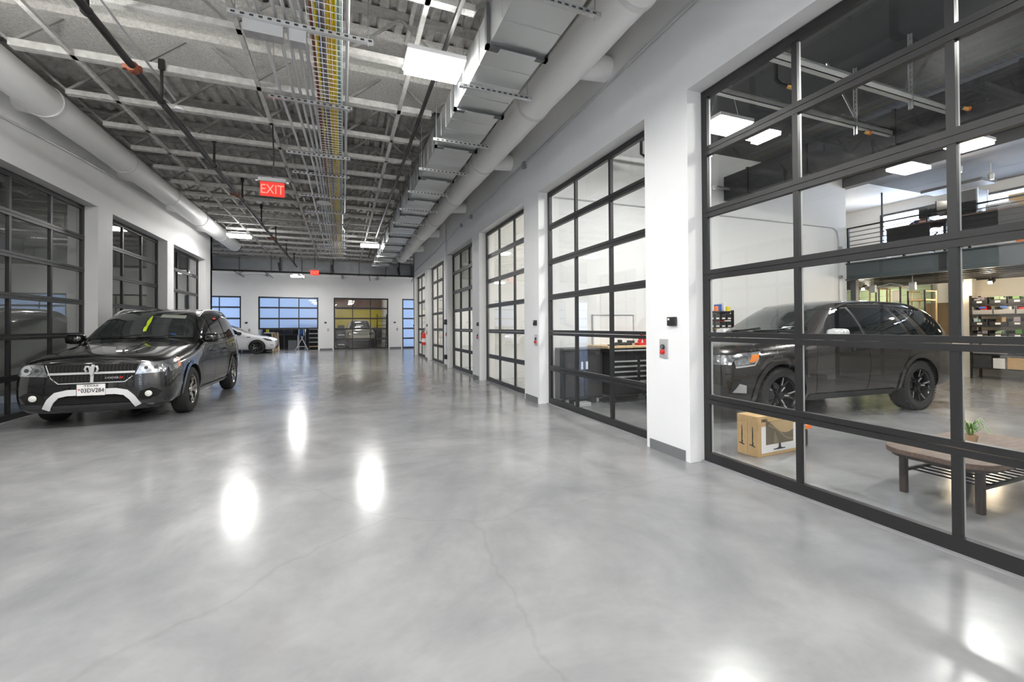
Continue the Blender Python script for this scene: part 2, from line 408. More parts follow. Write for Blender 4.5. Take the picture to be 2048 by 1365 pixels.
# ------------------------------------------------------------------ sectional glass doors
dn = 0
def garage_door(label, wmap, u0, u1, H, secs, glass, raised=0., bead=False, rail=.09, stile=.075, mull=.045):
    """wmap(u, n, z) -> world; n grows into the bay"""
    global dn; dn += 1
    c = wmap((u0+u1)/2, 0, 0)
    t = thing('door_%d' % dn, label, 'garage door', c, kind='structure')
    def B(mb, a0, a1, n0, n1, z0, z1, mi=0):
        p = wmap(a0,n0,z0); q = wmap(a1,n1,z1); mb.box(p[0],q[0],p[1],q[1],p[2],q[2],mi)
    sh = (H-.012)/secs; W = u1-u0; zb = raised
    ns = secs - int(round(raised/sh))
    for (a, b) in ((u0+.004, u0+stile), (u1-stile, u1-.004)):
        mb = MB(); B(mb, a, b, 0, .045, zb+.012, H-.004)
        if bead: B(mb, (a if a > u0+.1 else b), (a-.004 if a > u0+.1 else b+.004), .025, .045, zb+.1, H-.1, 1)
        mb.build('stile', [M['door_black'], M['bead']], t)
    for k in range(ns+1):
        z = zb+.012+k*sh; mb = MB()
        z0, z1 = (z, z+rail) if k == 0 else (z-rail*.9, z-.006) if k == ns else (z-rail/2, z+rail/2)
        if 0 < k < ns:
            B(mb, u0+.01, u1-.01, -.004, .045, z0, z-.003); B(mb, u0+.01, u1-.01, -.004, .045, z+.003, z1)
        else: B(mb, u0+.01, u1-.01, -.004, .045, z0, z1)
        mb.build('rail', M['door_black'], t)
    us = [u0+.02+(W-.04)*i/3 for i in (1,2)]
    for uu in us:
        for k in range(ns):
            mb = MB(); za = zb+.012+k*sh+rail*.5; zc = zb+.012+(k+1)*sh-rail*.5
            B(mb, uu-mull/2, uu+mull/2, 0, .028, za, zc)
            if bead: B(mb, uu-mull/2, uu+mull/2, .028, .046, za, zc, 1)
            else: B(mb, uu-mull/2, uu+mull/2, .028, .046, za, zc)
            mb.build('mullion', [M['door_black'], M['bead']], t)
    mb = MB(); p = [wmap(a,.024,z) for a, z in ((u0+.03,zb+.03),(u1-.03,zb+.03),(u1-.03,H-.03),(u0+.03,H-.03))]
    mb.add(p, [(0,1,2,3)]); mb.build('glazing', glass, t, recalc=False)
    for a in (u0-.02, u1+.02):                                    # vertical guide tracks inside
        mb = MB(); s = 1 if a < u0 else -1
        B(mb, a, a+s*.055, .075, .08, .02, H+.1); B(mb, a, a+s*.005, .05, .13, .02, H+.1)
        mb.build('track', M['galv'], t)
    mb = MB(); B(mb, u0, u1, -.035, .05, 0, .012); mb.build('threshold', M['gray_pl'], t)
    for k in range(1, ns):                                         # hinges and rollers
        mb = MB(); z = zb+.012+k*sh
        for a in (u0+.05, u1-.05): B(mb, a-.03, a+.03, .045, .06, z-.05, z+.05)
        mb.build('hinge', M['galv'], t)
    return t
Rm = lambda u, n, z: (DR+n, u, z)
Lm = lambda u, n, z: (DL-n, u, z)
Bm = lambda u, n, z: (u, DB-.06+n, z)
rl = ['black framed glass garage door behind the camera side pier', 'huge black framed glass garage door showing the gray SUV and mezzanine', 'black framed glass garage door showing white wall and tool chests',
      'black framed glass garage door with bright lamp reflections, third along the white wall', 'black framed glass garage door with cream blinds in its upper rows', 'narrow looking glass garage door just past the vertical conduit', 'farthest glass garage door beside the red fire extinguisher']
rg = [M['glass'], M['glass'], M['glass'], M['glass_milk'], M['glass'], M['glass_milk'], M['glass_milk']]
for i, (a, b) in enumerate(RIGHT): garage_door(rl[i], Rm, a, b, HD, 6, rg[i], bead=(i == 1))
ll = ['dark glass garage door across from the camera', 'dark glass garage door before the black car side', 'dark glass garage door opposite the gray SUV bay', 'dark glass garage door beside the black crossover front', 'dark glass garage door above the black crossover roof', 'dark glass garage door next to the end of the duct wall']
for i, (a, b) in enumerate(LEFT): garage_door(ll[i], Lm, a, b, HD, 6, M['glass_dark'])
bl = ['frosted blue garage door at the hidden end of the back wall', 'frosted blue garage door behind the black crossover rear', 'frosted blue garage door rolled partly up above a white trestle', 'clear garage door in the back wall showing a pickup and yellow wall', 'frosted blue garage door at the corner of the back wall']
for i, (a, b) in enumerate(BACK): garage_door(bl[i], Bm, a, b, HB, 5, M['glass'] if i == 3 else M['glass_frost'], raised=(1.225 if i == 2 else 0))
# ------------------------------------------------------------------ bays behind the glass doors
def wall(name, x0,x1,y0,y1,z0=0,z1=5.4,mat='wall_in'):
    b = MB(); b.box(x0,x1,y0,y1,z0,z1); return tag(b.build(name, M[mat]), kind='structure')
PX0 = XR+WT
wall('wall_bay_partition', PX0, 11.62, 7.0, 7.12)
wall('wall_bay_near', PX0, 16, -3.5, -3.4)
# back wall of the mezzanine bay with a ribbon window
b = MB(); Y_a, Y_b = -3.5, 10.75; zw0, zw1 = 3.55, 4.72
b.box(15.6,15.8,Y_a,Y_b,0,zw0); b.box(15.6,15.8,Y_a,Y_b,zw1,5.4)
for (a, c) in ((Y_a,.6),(6.05,6.75),(8.4,Y_b)): b.box(15.6,15.8,a,c,zw0,zw1)
tag(b.build('wall_bay_back', M['wall_in']), kind='structure')
wall('wall_mezzanine_end', 10.0, 15.8, 10.62, 10.75)
for k, (a, c) in enumerate(((.6,6.05),(6.75,8.4))):
    t = thing('window_%d' % (k+1), 'bright ribbon window with dark frame high on the mezzanine wall' if k == 0 else 'bright window strip behind the seated person', 'window', (15.7,(a+c)/2,zw0), kind='structure')
    f = MB(); f.box(15.57,15.66,a,c,zw0,zw0+.05); f.box(15.57,15.66,a,c,zw1-.06,zw1); f.box(15.57,15.66,a,a+.05,zw0,zw1); f.box(15.57,15.66,c-.06,c,zw0,zw1)
    if k == 0: f.box(15.58,15.65,3.2,3.26,zw0,zw1)
    f.build('window_frame', M['black_metal'], t)
    g = MB(); g.add([(15.62,a,zw0),(15.62,c,zw0),(15.62,c,zw1),(15.62,a,zw1)], [(0,1,2,3)]); g.build('pane', M['win'], t, recalc=False)
def ceil(name, x0,x1,y0,y1,z,mat):
    b = MB(); b.box(x0,x1,y0,y1,z,z+.12); return tag(b.build(name, M[mat]), kind='structure')
ceil('ceiling_bay', PX0-.02, 11.7, -3.5, 7.1, 4.98, 'black_ceiling')
ceil('ceiling_mezzanine', 11.7, 15.7, -3.5, 7.1, 4.98, 'dark_ceiling'); ceil('ceiling_mezzanine_end', 9.9, 15.7, 7.1, 10.7, 5.0, 'wall_in')
b = MB(); b.box(11.5,11.72,-3.4,10.6,4.7,4.98); tag(b.build('trim_3', M['black_ceiling']), 'black header beam above the mezzanine edge', 'beam', kind='structure')
# side bays 3-6
ys = [7.12, 10.62, 14.085, 17.6, 20.76]
for i in range(1, 4): wall('wall_bay_divider_%d' % i, PX0, 10.1, ys[i]-.06, ys[i]+.06)
wall('wall_bay_rear', 10.0, 10.12, 7.1, 20.9)
ceil('ceiling_side_bays', PX0-.02, 10.1, 7.1, 20.9, 5.0, 'deck')
# cream blind panels hung inside the fifth door
for k in range(3):
    z0 = HD-.012-(k+1)*.608+.05
    bl_ = MB(); bl_.box(DR+.05, DR+.06, 10.98, 13.79, z0, z0+.55)
    tag(bl_.build('blind', pbr('cream_blind', (.74,.72,.62), .8)), 'cream blind panel, %s from the top, behind door glass' % ORD[k], 'blind', 'cream blinds behind the door glass')
# left bays, unlit
for i, yy in enumerate((.34,3.83,7.31,10.81,14.26)): wall('wall_left_divider_%d' % (i+1), -12, XL-WT, yy-.06, yy+.06, mat='wall_in')
wall('wall_left_rear', -12.1, -12, Y0, YLE)
ceil('ceiling_left_bays', -12.1, XL-WT+.02, Y0, YLE, 5.0, 'black_ceiling')
# bays behind the back wall, daylight through rear windows
xs = [-13.5,-8.68,-4.79,-.9,3.05,6.98,12]
for i in range(1, 6): wall('wall_rear_divider_%d' % i, xs[i]-.07, xs[i]+.07, YB+.25, 37, mat='wall_in')
b = MB(); yy = 37
for i in range(6):
    a, c = xs[i]+.07, xs[i+1]-.07
    if i == 3: b.box(a-.2,c+.2,yy,yy+.2,0,5.4)
    else:
        b.box(a-.2,c+.2,yy,yy+.2,0,1.0); b.box(a-.2,c+.2,yy,yy+.2,4.6,5.4); b.box(a-.2,a+.3,yy,yy+.2,1.0,4.6); b.box(c-.3,c+.2,yy,yy+.2,1.0,4.6)
tag(b.build('wall_rear', M['wall_in']), kind='structure')
ceil('ceiling_rear_bays', -13.5, 12, YB+.25, 37.2, 5.0, 'deck')
for i in (0,1,2,4,5):
    a, c = xs[i]+.37, xs[i+1]-.37
    g = MB(); g.add([(a,37.1,1.0),(c,37.1,1.0),(c,37.1,4.6),(a,37.1,4.6)], [(0,1,2,3)]); tag(g.build('window_%d' % (i+5), M['win'], recalc=False), kind='structure')
for nm, z0, z1, col, lab in (('trim_4',1.25,2.75,(.80,.66,.05),'yellow painted wall band far behind the pickup'),('trim_7',0,1.25,(.05,.05,.055),'dark lower wall behind the pickup'),('trim_8',2.75,5.0,(.30,.19,.15),'brown upper wall behind the pickup')):
    yl = MB(); yl.box(-.83,2.98,36.9,36.98,z0,z1); tag(yl.build(nm, pbr(nm+'_paint', col, .6)), lab, 'wall panel', kind='structure')

# ------------------------------------------------------------------ high bay lamps
def lamp(x, y, z, label, mat='light', top=5.1, rz=0., group='flat LED high bay lamps'):
    t = thing('high_bay_lamp', label, 'lamp', (x,y,z), rz, group)
    m = MB(); m.box(-.31,.31,-.21,.21,.012,.06); m.box(-.2,.2,-.08,.08,.06,.11); m.build('housing', M['white_pl'], t, local=True)
    m = MB(); m.box(-.295,.295,-.195,.195,-.04,.012); m.build('diffuser', M[mat], t, local=True)  # deepened below the housing so glowing sides brighten ducts and upper walls
    if mat in ('light','light_bay') or (x < XR and y < 30):
        m = MB()
        for s in (-1,1): m.box(-.27,.27,s*.15-.045,s*.15+.045,.06,.066)
        m.build('uplight_slot', M['uplight'], t, local=True)  # unseen strips added to lift the ceiling, ducts and upper walls
    for s in (-.29,.29):
        c = MB(); c.tube([(s,0,.06),(s*.2,0,top-z)], .003, 5); c.build('hanger_cable', M['galv'], t, local=True)
    return t
lamp(.94,4.72,4.2,'bright flat LED lamp beside the metal duct near the camera')
lamp(-2.95,4.75,4.2,'flat LED lamp over the floor beside the white round duct, out of the frame','light_left')  # unseen lamp, made stronger than the rest to brighten the left wall
lamp(.90,15.95,4.2,'small looking LED lamp at the far end of the metal duct')
lamp(-2.97,15.6,4.2,'LED lamp hanging in front of the white round duct end')
lamp(-2.15,24.8,3.98,'LED lamp beside the far exit sign at the back wall')
lamp(4.5,24.6,4.2,'LED lamp in the cross corridor past the wall corner')
lamp(-8.5,24.6,4.2,'LED lamp in the cross corridor above the white car')
for x, y in ((.94,-2.5),(-2.95,-2.5),(.94,1.0),(-2.95,1.0),(-1.0,-4.4)): lamp(x,y,4.2,'flat LED lamp over the floor behind the camera')
lamp(5.12,4.66,4.2,'glowing LED lamp inside the bay above the SUV hood','light_bay',4.95)
lamp(9.24,3.77,4.2,'LED lamp inside the bay before the mezzanine','light_bay',4.95)
for x, y in ((5.6,1.2),(9.2,.4)): lamp(x,y,4.2,'LED lamp inside the bay out of sight above the table','light_bay',4.95)  # unseen lamps added to brighten the bay
lamp(1.0,33.5,4.1,'LED lamp above the pickup in the yellow walled bay','light_dim',5.0)

for y, w_ in ((8.9,'third'),(12.4,'fourth'),(15.9,'fifth'),(19.2,'sixth')): lamp(6.5,y,4.2,'dim LED lamp inside the %s bay along the white wall' % w_,'light_side',5.0)  # added so the side bays look brighter through their door glass

# ------------------------------------------------------------------ steel bar joists
JY = [3.1,4.2,5.34,6.53,7.6,8.58,9.53,10.48,11.4,12.3,13.25,14.2,15.2,16.2,17.2,18.2,19.3,20.4,21.5,22.6,23.8,25,26.2]
for i, y in enumerate(JY):
    x0, x1 = (XL, XR) if y < YLE+.1 else (-13.4, XR) if y < YEND else (-13.4, 11.9)
    b0, b1 = (-3.45, 1.25) if y < YLE+.1 else (-13.0, 1.25) if y < YEND else (-13.0, 11.5)
    fat = .055 if abs(y-6.53) < .05 else .045
    t = thing('bar_joist', 'gray sprayed steel bar joist crossing the ceiling, %s one from the camera' % ORD[i], 'joist', ((x0+x1)/2,y,4.5), group='bar joists under the deck')
    m = MB(); m.box(b0,b1,y-fat,y+fat,4.5,4.5+fat*1.5); m.build('bottom_chord', M['joist'], t)
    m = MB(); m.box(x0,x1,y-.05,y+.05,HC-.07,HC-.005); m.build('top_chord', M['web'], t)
    m = MB(); n = int((b1-b0)/1.1)*2; st = (b1-b0)/n
    for k in range(n):
        za, zb = (4.56, HC-.06) if k % 2 == 0 else (HC-.06, 4.56)
        m.bar((b0+k*st,y,za),(b0+(k+1)*st,y,zb),.03,.03)
    m.bar((b0,y,4.56),(b0-.55,y,HC-.05),.03,.03); m.bar((b1,y,4.56),(min(b1+.5,x1),y,HC-.05),.03,.03)
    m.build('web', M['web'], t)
for k, (x, lab) in enumerate(((-2.9,'nearer the round duct wall'),(-1.02,'beside the sprinkler line'),(.78,'beside the metal duct'))):
    m = MB(); m.bar((x,Y0,4.52),(x,22.5,4.52),.05,.04); m.bar((x,Y0,HC-.09),(x,22.5,HC-.09),.04,.04)
    tag(m.build('bridging_bar', M['joist']), 'gray bridging bar running along under the joists, ' + lab, 'bridging bar', 'joist bridging bars')

# ------------------------------------------------------------------ ductwork
def round_duct(name, label, cx, cz, r, y0, y1, side):
    t = thing(name, label, 'duct', (cx,y0,cz))
    m = MB(); pts = []; n = 90
    for k in range(n+1):
        yy = y0+(y1-y0)*k/n; w = .003*math.sin(yy*3.1)+.003*math.sin(yy*7.7+1)
        pts.append((yy, r+w))
    vs = []; N = 28
    for (yy, rr) in pts:
        for k in range(N):
            a = 2*PI*k/N; q = rr*(1+.012*math.sin(5*a+yy*1.3)); vs.append((cx+q*math.cos(a), yy, cz+q*math.sin(a)))
    fs = [(i*N+k, i*N+(k+1) % N, (i+1)*N+(k+1) % N, (i+1)*N+k) for i in range(n) for k in range(N)]
    fs += [tuple(range(N)), tuple(n*N+k for k in range(N))]
    m.add(vs, fs); m.build('insulation', M['wrap'], t, smooth=50)
    for yy in [y0+1.5+2.35*k for k in range(int((y1-y0-2)/2.35)+1)]:   # taped seams
        s = MB(); s.lathe([(r+.012,-.03),(r+.014,0),(r+.012,.03)], (cx,yy,cz), 'y', N); s.build('seam_tape', M['white_pl'], t, smooth=60)
    return t
ld = round_duct('round_duct', 'thick white wrapped round duct along the dark door wall', -3.9, 4.55, .225, Y0, 19.6, -1)
rd = round_duct('round_duct', 'thick white wrapped round duct behind the rectangular metal duct', 2.57, 4.55, .235, Y0, 20.6, 1)
for d, xs0, xw, ylist in ((ld,-3.95,XL,(8.3,11.4,14.0,16.6)),(rd,2.6,XR,(4.7,8.1,11.6,15.1,18.2))):
    for yy in ylist:                                              # stubs into the bays
        m = MB(); pts = []; c = 1 if xw > 0 else -1
        pts = [(xs0,yy,4.56),(xs0+c*.2,yy,4.60),(xw-c*.006,yy,4.62)]
        m.tube(pts, [.18,.16,.15], 18); m.build('branch_stub', M['wrap'], d, smooth=50)
ec = MB(); ec.lathe([(.225,0),(.228,.02),(.19,.05)], (-3.9,19.6,4.55), 'y', 28); ec.lathe([(.17,0),(.17,.35)], (-3.9,19.62,4.55), 'y', 24); ec.build('end_collar', M['duct_dark'], ld, smooth=40)

# rectangular metal duct with flanges on trapeze struts
rt_ = thing('metal_duct', 'shiny rectangular sheet metal duct beside the bright lamp', 'duct', (1.61,4,4.05))
fy = [Y0+.3, -3.55, -2.05,-.55,.95,2.45,3.95,5.23,6.42,7.9,9.3,10.65,12.0,13.4,14.8,16.2,17.6,19.0,20.3]
for a, b_ in zip(fy[:-1], fy[1:]):
    m = MB(); m.box(1.32,1.90,a+.012,b_-.012,4.05,4.42)
    for k in (1,2,3):                                              # cross beads
        yy = a+(b_-a)*k/4; m.box(1.325,1.895,yy-.005,yy+.005,4.044,4.05); m.box(1.315,1.32,yy-.005,yy+.005,4.07,4.40)
    m.build('duct_section', M['duct_metal'], rt_)
for yy in fy[1:]:
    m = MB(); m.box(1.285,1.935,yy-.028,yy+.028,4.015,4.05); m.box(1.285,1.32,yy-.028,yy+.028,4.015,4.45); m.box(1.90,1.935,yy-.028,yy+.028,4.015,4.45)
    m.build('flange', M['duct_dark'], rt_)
    c = MB(); c.box(1.42,1.80,yy-.04,yy+.04,4.008,4.016); c.build('flange_cleat', M['duct_metal'], rt_)
sy = [.25,1.75,3.15,4.6,6.07,7.3,8.6,9.95,11.3,12.7,14.1,15.5,16.9,18.3,19.6]
for i, yy in enumerate(sy):
    t = thing('trapeze_hanger', 'slotted strut trapeze under the metal duct, %s from the camera' % ORD[i], 'hanger', (1.61,yy,4.0), group='trapeze hangers under the metal duct')
    m = MB(); m.box(1.19,2.05,yy-.02,yy+.02,3.965,4.003)
    for k in range(12): m.box(1.24+k*.066,1.275+k*.066,yy-.0215,yy-.0195,3.975,3.99,1)
    m.build('strut', [M['galv'], M['trim']], t)
    for x in (1.24,2.0):
        m = MB(); m.tube([(x,yy,3.93),(x,yy,5.05)], .006, 6); m.build('threaded_rod', M['galv'], t)
m = MB()
m.tube([(1.05,Y0,4.42),(1.08,20,4.42)], .028, 8)
tag(m.build('refrigerant_pipe', M['pipe_black']), 'thin black pipe running beside the metal duct', 'pipe')
# cross corridor duct and pipes
m = MB(); m.box(-13.3,11.8,22.3,22.95,3.92,4.46); t = thing('cross_duct', 'long gray rectangular duct across the far corridor', 'duct', (0,22.6,3.92))
m.build('duct_body', pbr('dull_gray_duct', (.34,.36,.37), .45, metal=.5, nscale=3, namt=.12), t)
for k in range(20):
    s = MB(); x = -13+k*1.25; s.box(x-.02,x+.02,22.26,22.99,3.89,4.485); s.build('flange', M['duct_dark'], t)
m = MB(); m.tube([(-13.3,21.9,3.84),(11.5,21.9,3.84)], .036, 10); t = thing('sprinkler_main', 'black iron main pipe across the far corridor under the gray duct', 'pipe', (0,21.9,3.84)); m.build('pipe', M['pipe_black'], t, smooth=40)
for x in (-5.2,-2.6,-.4,2.6,4.4,-8,6.5):
    s = MB(); s.bar((x,21.9,3.84),(x,21.9,4.5),.05,.03); s.bar((x,21.9,3.9),(x-.05,21.9,4.25),.1,.06); s.build('hanger', M['pipe_black'], t)
for x in (-6.2,-4.4,-3.2,-1.9,1.2,3.3):
    s = MB(); s.tube([(x,21.9,3.82),(x+.12,23.4,3.72)], .018, 6); s.build('branch_pipe', M['pipe_black'], t)
m = MB(); m.tube([(-13.3,27.5,4.38),(11.8,27.5,4.33)], .06, 10); t = thing('wall_pipe', 'white pipe high along the back wall', 'pipe', (0,27.5,4.35)); m.build('pipe', M['wrap'], t, smooth=40)
for x in (-5.2,-3.9,-2.6,0,2): 
    s = MB(); s.box(x-.05,x+.05,27.38,YB+.005,4.2,4.5); s.build('clamp', M['galv'], t)

# ------------------------------------------------------------------ sprinkler line
t = thing('sprinkler_pipe', 'black iron sprinkler pipe with orange couplings running along the ceiling', 'pipe', (-2.05,8,4.1))
m = MB(); m.tube([(-2.08,Y0,4.1),(-2.05,6,4.1),(-1.93,21.85,4.1)], .036, 12); m.build('pipe', M['pipe_black'], t, smooth=40)
for yy in (-1.0,2.5,5.7,10.4,15.1):
    m = MB(); m.lathe([(.05,-.05),(.058,-.03),(.058,.03),(.05,.05)], (-2.055+.008*(yy-5.7),yy,4.1), 'y', 14); m.box(-2.14,-1.98,yy-.025,yy+.025,4.075,4.12); m.build('coupling', M['rust'], t)
for yy in (1.2,2.9,4.82,6.45,8.7,10.85,13.1,15.6,18.2,20.8):
    x = -2.05+.008*(yy-6)
    m = MB(); m.tube([(x,yy,4.12),(x,yy,4.62)], .018, 8); m.box(x-.03,x+.03,yy-.02,yy+.02,4.5,4.62); m.lathe([(.045,-.015),(.045,.015)], (x,yy,4.1), 'y', 12); m.build('hanger', M['pipe_black'], t)
t = thing('drop_conduit', 'slim steel conduit ending in a white sensor disc', 'conduit', (-2.1,5,4.45))
m = MB(); m.tube([(-2.14,Y0,4.43),(-2.1,7.1,4.43)], .013, 8); m.build('conduit', M['conduit'], t, smooth=40)
m = MB(); m.lathe([(.0,.0),(.06,.0),(.065,.03),(.02,.05),(0,.05)], (-2.1,7.25,4.36), 'z', 20); m.build('sensor_disc', M['white_pl'], t, smooth=40)

# ------------------------------------------------------------------ cable tray with wires and conduits
t = thing('cable_tray', 'wire basket cable tray hanging along the middle of the ceiling', 'cable tray', (-.15,8,4.28))
TY0, TY1 = 2.2, 19.8
for k in range(100):                                               # cross wires of the basket
    yy = TY0+k*(TY1-TY0)/180.
    m = MB(); m.tube([(-.315,yy,4.365),(-.31,yy,4.28),(.0,yy,4.28),(.005,yy,4.365)], .0042, 5); m.build('cross_wire', M['basket'], t)
m = MB()
for k in range(100,181):
    yy = TY0+k*(TY1-TY0)/180.; m.tube([(-.315,yy,4.365),(-.31,yy,4.28),(.0,yy,4.28),(.005,yy,4.365)], .0035, 4)
o = m.build('cross_wire', M['basket'], t); o['kind'] = 'stuff'
for x, z in ((-.315,4.365),(-.313,4.32),(-.31,4.28),(-.255,4.285),(-.2,4.285),(-.15,4.285),(-.1,4.285),(-.05,4.285),(0,4.28),(.003,4.32),(.005,4.365)):
    m = MB(); m.tube([(x,TY0,z),(x,TY1,z)], .0035, 5); m.build('long_wire', M['basket'], t)
cb = [('yellow',-.085,.014),('yellow',-.072,.012),('yellow',-.12,.010),('yellow',-.06,.010),('yellow',-.135,.008),('yellow',-.225,.010),('yellow',-.245,.008),('violet',-.165,.016),('violet',-.185,.014),('rust',-.270,.009),('rust',-.285,.010),('teal',-.030,.016),('teal',-.018,.012),('teal',-.045,.010),('white_pl',-.205,.006),('orange',-.100,.006),('yellow',-.155,.006),('violet',-.29,.012),('blue',-.212,.005)]
for i, (mt, x, r) in enumerate(cb):
    m = MB(); pts = []; ph = i*1.7
    for k in range(46):
        yy = TY0+.1+k*(TY1-TY0-.2)/45; pts.append((x+.010*math.sin(yy*.8+ph)*(1 if x < -.15 else .35), yy, 4.295+r+.006*math.sin(yy*1.3+ph)+.008*(i % 3)))
    m.tube(pts, r, 6); tag(m.build('data_cable', M[mt], smooth=40), '%s cable run in the ceiling basket, %s from its joist side' % ({'yellow':'yellow','violet':'violet gray','rust':'rust red','teal':'pale teal','white_pl':'white','orange':'orange','blue':'blue'}[mt], ORD[[c[1] for c in sorted(cb, key=lambda c: c[1])].index(x)]), 'cable', 'cables in the ceiling basket')
cx = [(-.76,-.62,'fifth'),(-.61,-.48,'fourth'),(-.525,-.41,'third'),(-.44,-.36,'second'),(-.375,-.30,'first'),(.055,.06,'')]
for i, (xa, xb, w) in enumerate(cx):
    m = MB()
    if i < 5:
        pts = [(xa-.10 if i in (0,4) else xa, 2.3, 4.40),(xa-.02,4.25,4.40),(xa+.02,4.62,4.34),(xa+.03,6,4.34),(xb,9,4.34),(xb+.02,19.6,4.34)]
    else: pts = [(xa,2.3,4.33),(xa,12.0,4.33),(xa-.05,12.35,4.33),(xa-.05,14.0,4.33),(xa,14.3,4.33),(xb,19.7,4.33)]
    m.tube(pts, .0185, 9)
    tag(m.build('conduit', M['conduit'], smooth=40), ('steel conduit beside the basket, %s one out toward the sprinkler pipe' % w) if w else 'single steel conduit on the metal duct side of the cable basket', 'conduit', 'steel conduits beside the cable basket')
ty = [2.9,4.63,6.15,8.0,9.0,10.5,11.9,13.2,14.5,15.8,17.1,18.4,19.5]
for i, yy in enumerate(ty):
    t = thing('strut_hanger', 'slotted strut carrying the cable basket and conduits, %s from the camera' % ORD[i], 'hanger', (-.35,yy,4.25), group='struts under the cable basket')
    xa = -.98 if i == 1 else -.86; xb = .30 if i == 1 else .13
    m = MB(); m.box(xa,xb,yy-.021,yy+.021,4.232,4.273)
    for k in range(int((xb-xa)/.075)): m.box(xa+.03+k*.075,xa+.065+k*.075,yy-.0225,yy-.0205,4.243,4.262,1)
    m.build('strut', [M['galv'] if i != 1 else M['conduit'], M['trim']], t)
    for x in (xa+.06, xb-.05):
        m = MB(); m.tube([(x,yy,4.2),(x,yy,5.05)], .005, 6); m.build('threaded_rod', M['galv'], t)
for lab, x0, x1, z0 in (('larger steel junction box under the near conduit strut',-.86,-.53,4.13),('small steel junction box against the cable basket',-.47,-.33,4.12)):
    t = thing('junction_box', lab, 'junction box', ((x0+x1)/2,4.72,z0))
    m = MB(); m.box(x0,x1,4.655,4.78,z0,z0+.13); m.build('box', M['galv'], t, bevel=.004)
    m = MB(); m.box(x0-.004,x1+.004,4.648,4.655,z0-.004,z0+.134); m.build('cover', M['conduit'], t)
    m = MB(); m.lathe([(.022,-.03),(.026,0),(.022,.03)], ((x0+x1)/2-.05,4.70,z0+.16), 'z', 10); m.build('fitting', M['conduit'], t)
for (x, y, z, r, lab) in ((-.40,11.2,4.3,.165,'large white wireless access disc under the conduits'),(-.55,12.5,4.38,.07,'small white smoke detector behind the access disc'),(-1.9,12.1,4.42,.07,'small white detector near the sprinkler pipe'),(-.22,15.5,4.40,.075,'tiny white detector near the far end of the basket')):
    t = thing('ceiling_disc', lab, 'detector', (x,y,z)); m = MB(); m.lathe([(0,-.03),(r*.7,-.03),(r,-.012),(r,.01),(r*.3,.03),(0,.03)], (x,y,z), 'z', 24); m.build('housing', M['white_pl'], t, smooth=40)
    m = MB(); m.tube([(x,y,z+.03),(x,y,4.52)], .012, 6); m.build('stem', M['conduit'], t)

# ------------------------------------------------------------------ exit signs
def exit_sign(x, y, z, label, n=(0,-1)):
    t = thing('exit_sign', label, 'exit sign', (x,y,z), 0)
    m = MB(); m.box(-.165,.165,-.02,.02,-.10,.115); m.build('panel', M['exit_red'], t, local=True, bevel=.006)
    text_on('EXIT', .20, Matrix.Translation((0,-.022,-.005)) @ Matrix.Rotation(R(90),4,'X'), M['exit_txt'], t, 'lettering', True, .80)
    m = MB(); m.box(-.19,.19,-.05,.05,.115,.175); m.build('canopy', M['gray_pl'], t, local=True, bevel=.006)
    for s in (-1,1):
        m = MB(); m.box(s*.19,s*.225,-.03,.02,.115,.13); m.build('end_bracket', M['white_pl'], t, local=True)
    m = MB(); m.tube([(0,0,.175),(.02,0,.45),(.0,.02,4.5-z)], .010, 8); m.build('drop_cord', M['pipe_black'], t, local=True)
exit_sign(-1.0,7.55,3.465,'red glowing exit sign hanging near the sprinkler pipe')
exit_sign(-1.08,19.9,3.62,'small red exit sign hanging far away near the back wall')

# ------------------------------------------------------------------ conduits and devices on the walls
def wall_conduit(label, pts, boxes=(), r=.014):
    t = thing('wall_conduit', label, 'conduit', pts[0]); m = MB(); m.tube(pts, r, 8); m.build('conduit', M['conduit'], t, smooth=40)
    for (x,y,z,s) in boxes:
        m = MB(); m.box(x-.04,x+.04,y-s,y+s,z-s*1.2,z+s*1.2); m.build('box', M['gray_pl'], t, bevel=.004)
xw = XR-.02
wall_conduit('steel conduit running high along the white door wall', [(xw,Y0,4.52),(xw,3.2,4.458),(xw,7.07,4.33),(xw,11.6,4.27),(xw,20.3,3.9)], ((xw,7.35,4.31,.05),(xw,10.9,4.2,.04),(xw,11.9,4.2,.04)))
wall_conduit('second steel conduit just above the first on the white door wall', [(xw,Y0,4.56),(xw,7.07,4.38),(xw,20.3,3.95)])
wall_conduit('thin conduit running high along the dark door wall', [(XL+.02,Y0,3.95),(XL+.02,7.98,4.232),(XL+.02,9.46,4.33),(XL+.02,16.86,4.70),(XL+.02,18.2,4.72)])
wall_conduit('vertical conduit down the pier with a black box and outlet', [(xw,13.93,4.75),(xw,13.93,.35)])
for z, lab, h in ((1.49,'black camera unit on the vertical conduit',.085),(.36,'black outlet box at the foot of the vertical conduit',.075)):
    t = thing('black_box', lab, 'wall box', (xw,13.95,z)); m = MB(); m.box(XR-.075,XR-.002,13.87,14.01,z-h,z+h); m.build('case', M['black_pl'], t, bevel=.01)
    m = MB(); m.lathe([(.03,0),(.03,.03),(0,.035)], (XR-.09,13.91,z-.03), 'z', 10); m.build('knob', M['black_pl'], t)
def reader(x, y, z, nx, label, ny=0):
    t = thing('card_reader', label, 'card reader', (x,y,z), 0)
    m = MB()
    if nx: m.box(x,x+nx*.03,y-.06,y+.06,z-.045,z+.045)
    else: m.box(x-.06,x+.06,y,y-.03,z-.045,z+.045)
    m.build('case', M['black_pl'], t, bevel=.006)
    m = MB()
    if nx: m.box(x+nx*.03,x+nx*.032,y+.02,y+.045,z+.012,z+.032)
    else: m.box(x-.045,x-.02,y-.03,y-.032,z+.01,z+.03)
    m.build('status_sticker', M['white_pl'], t)
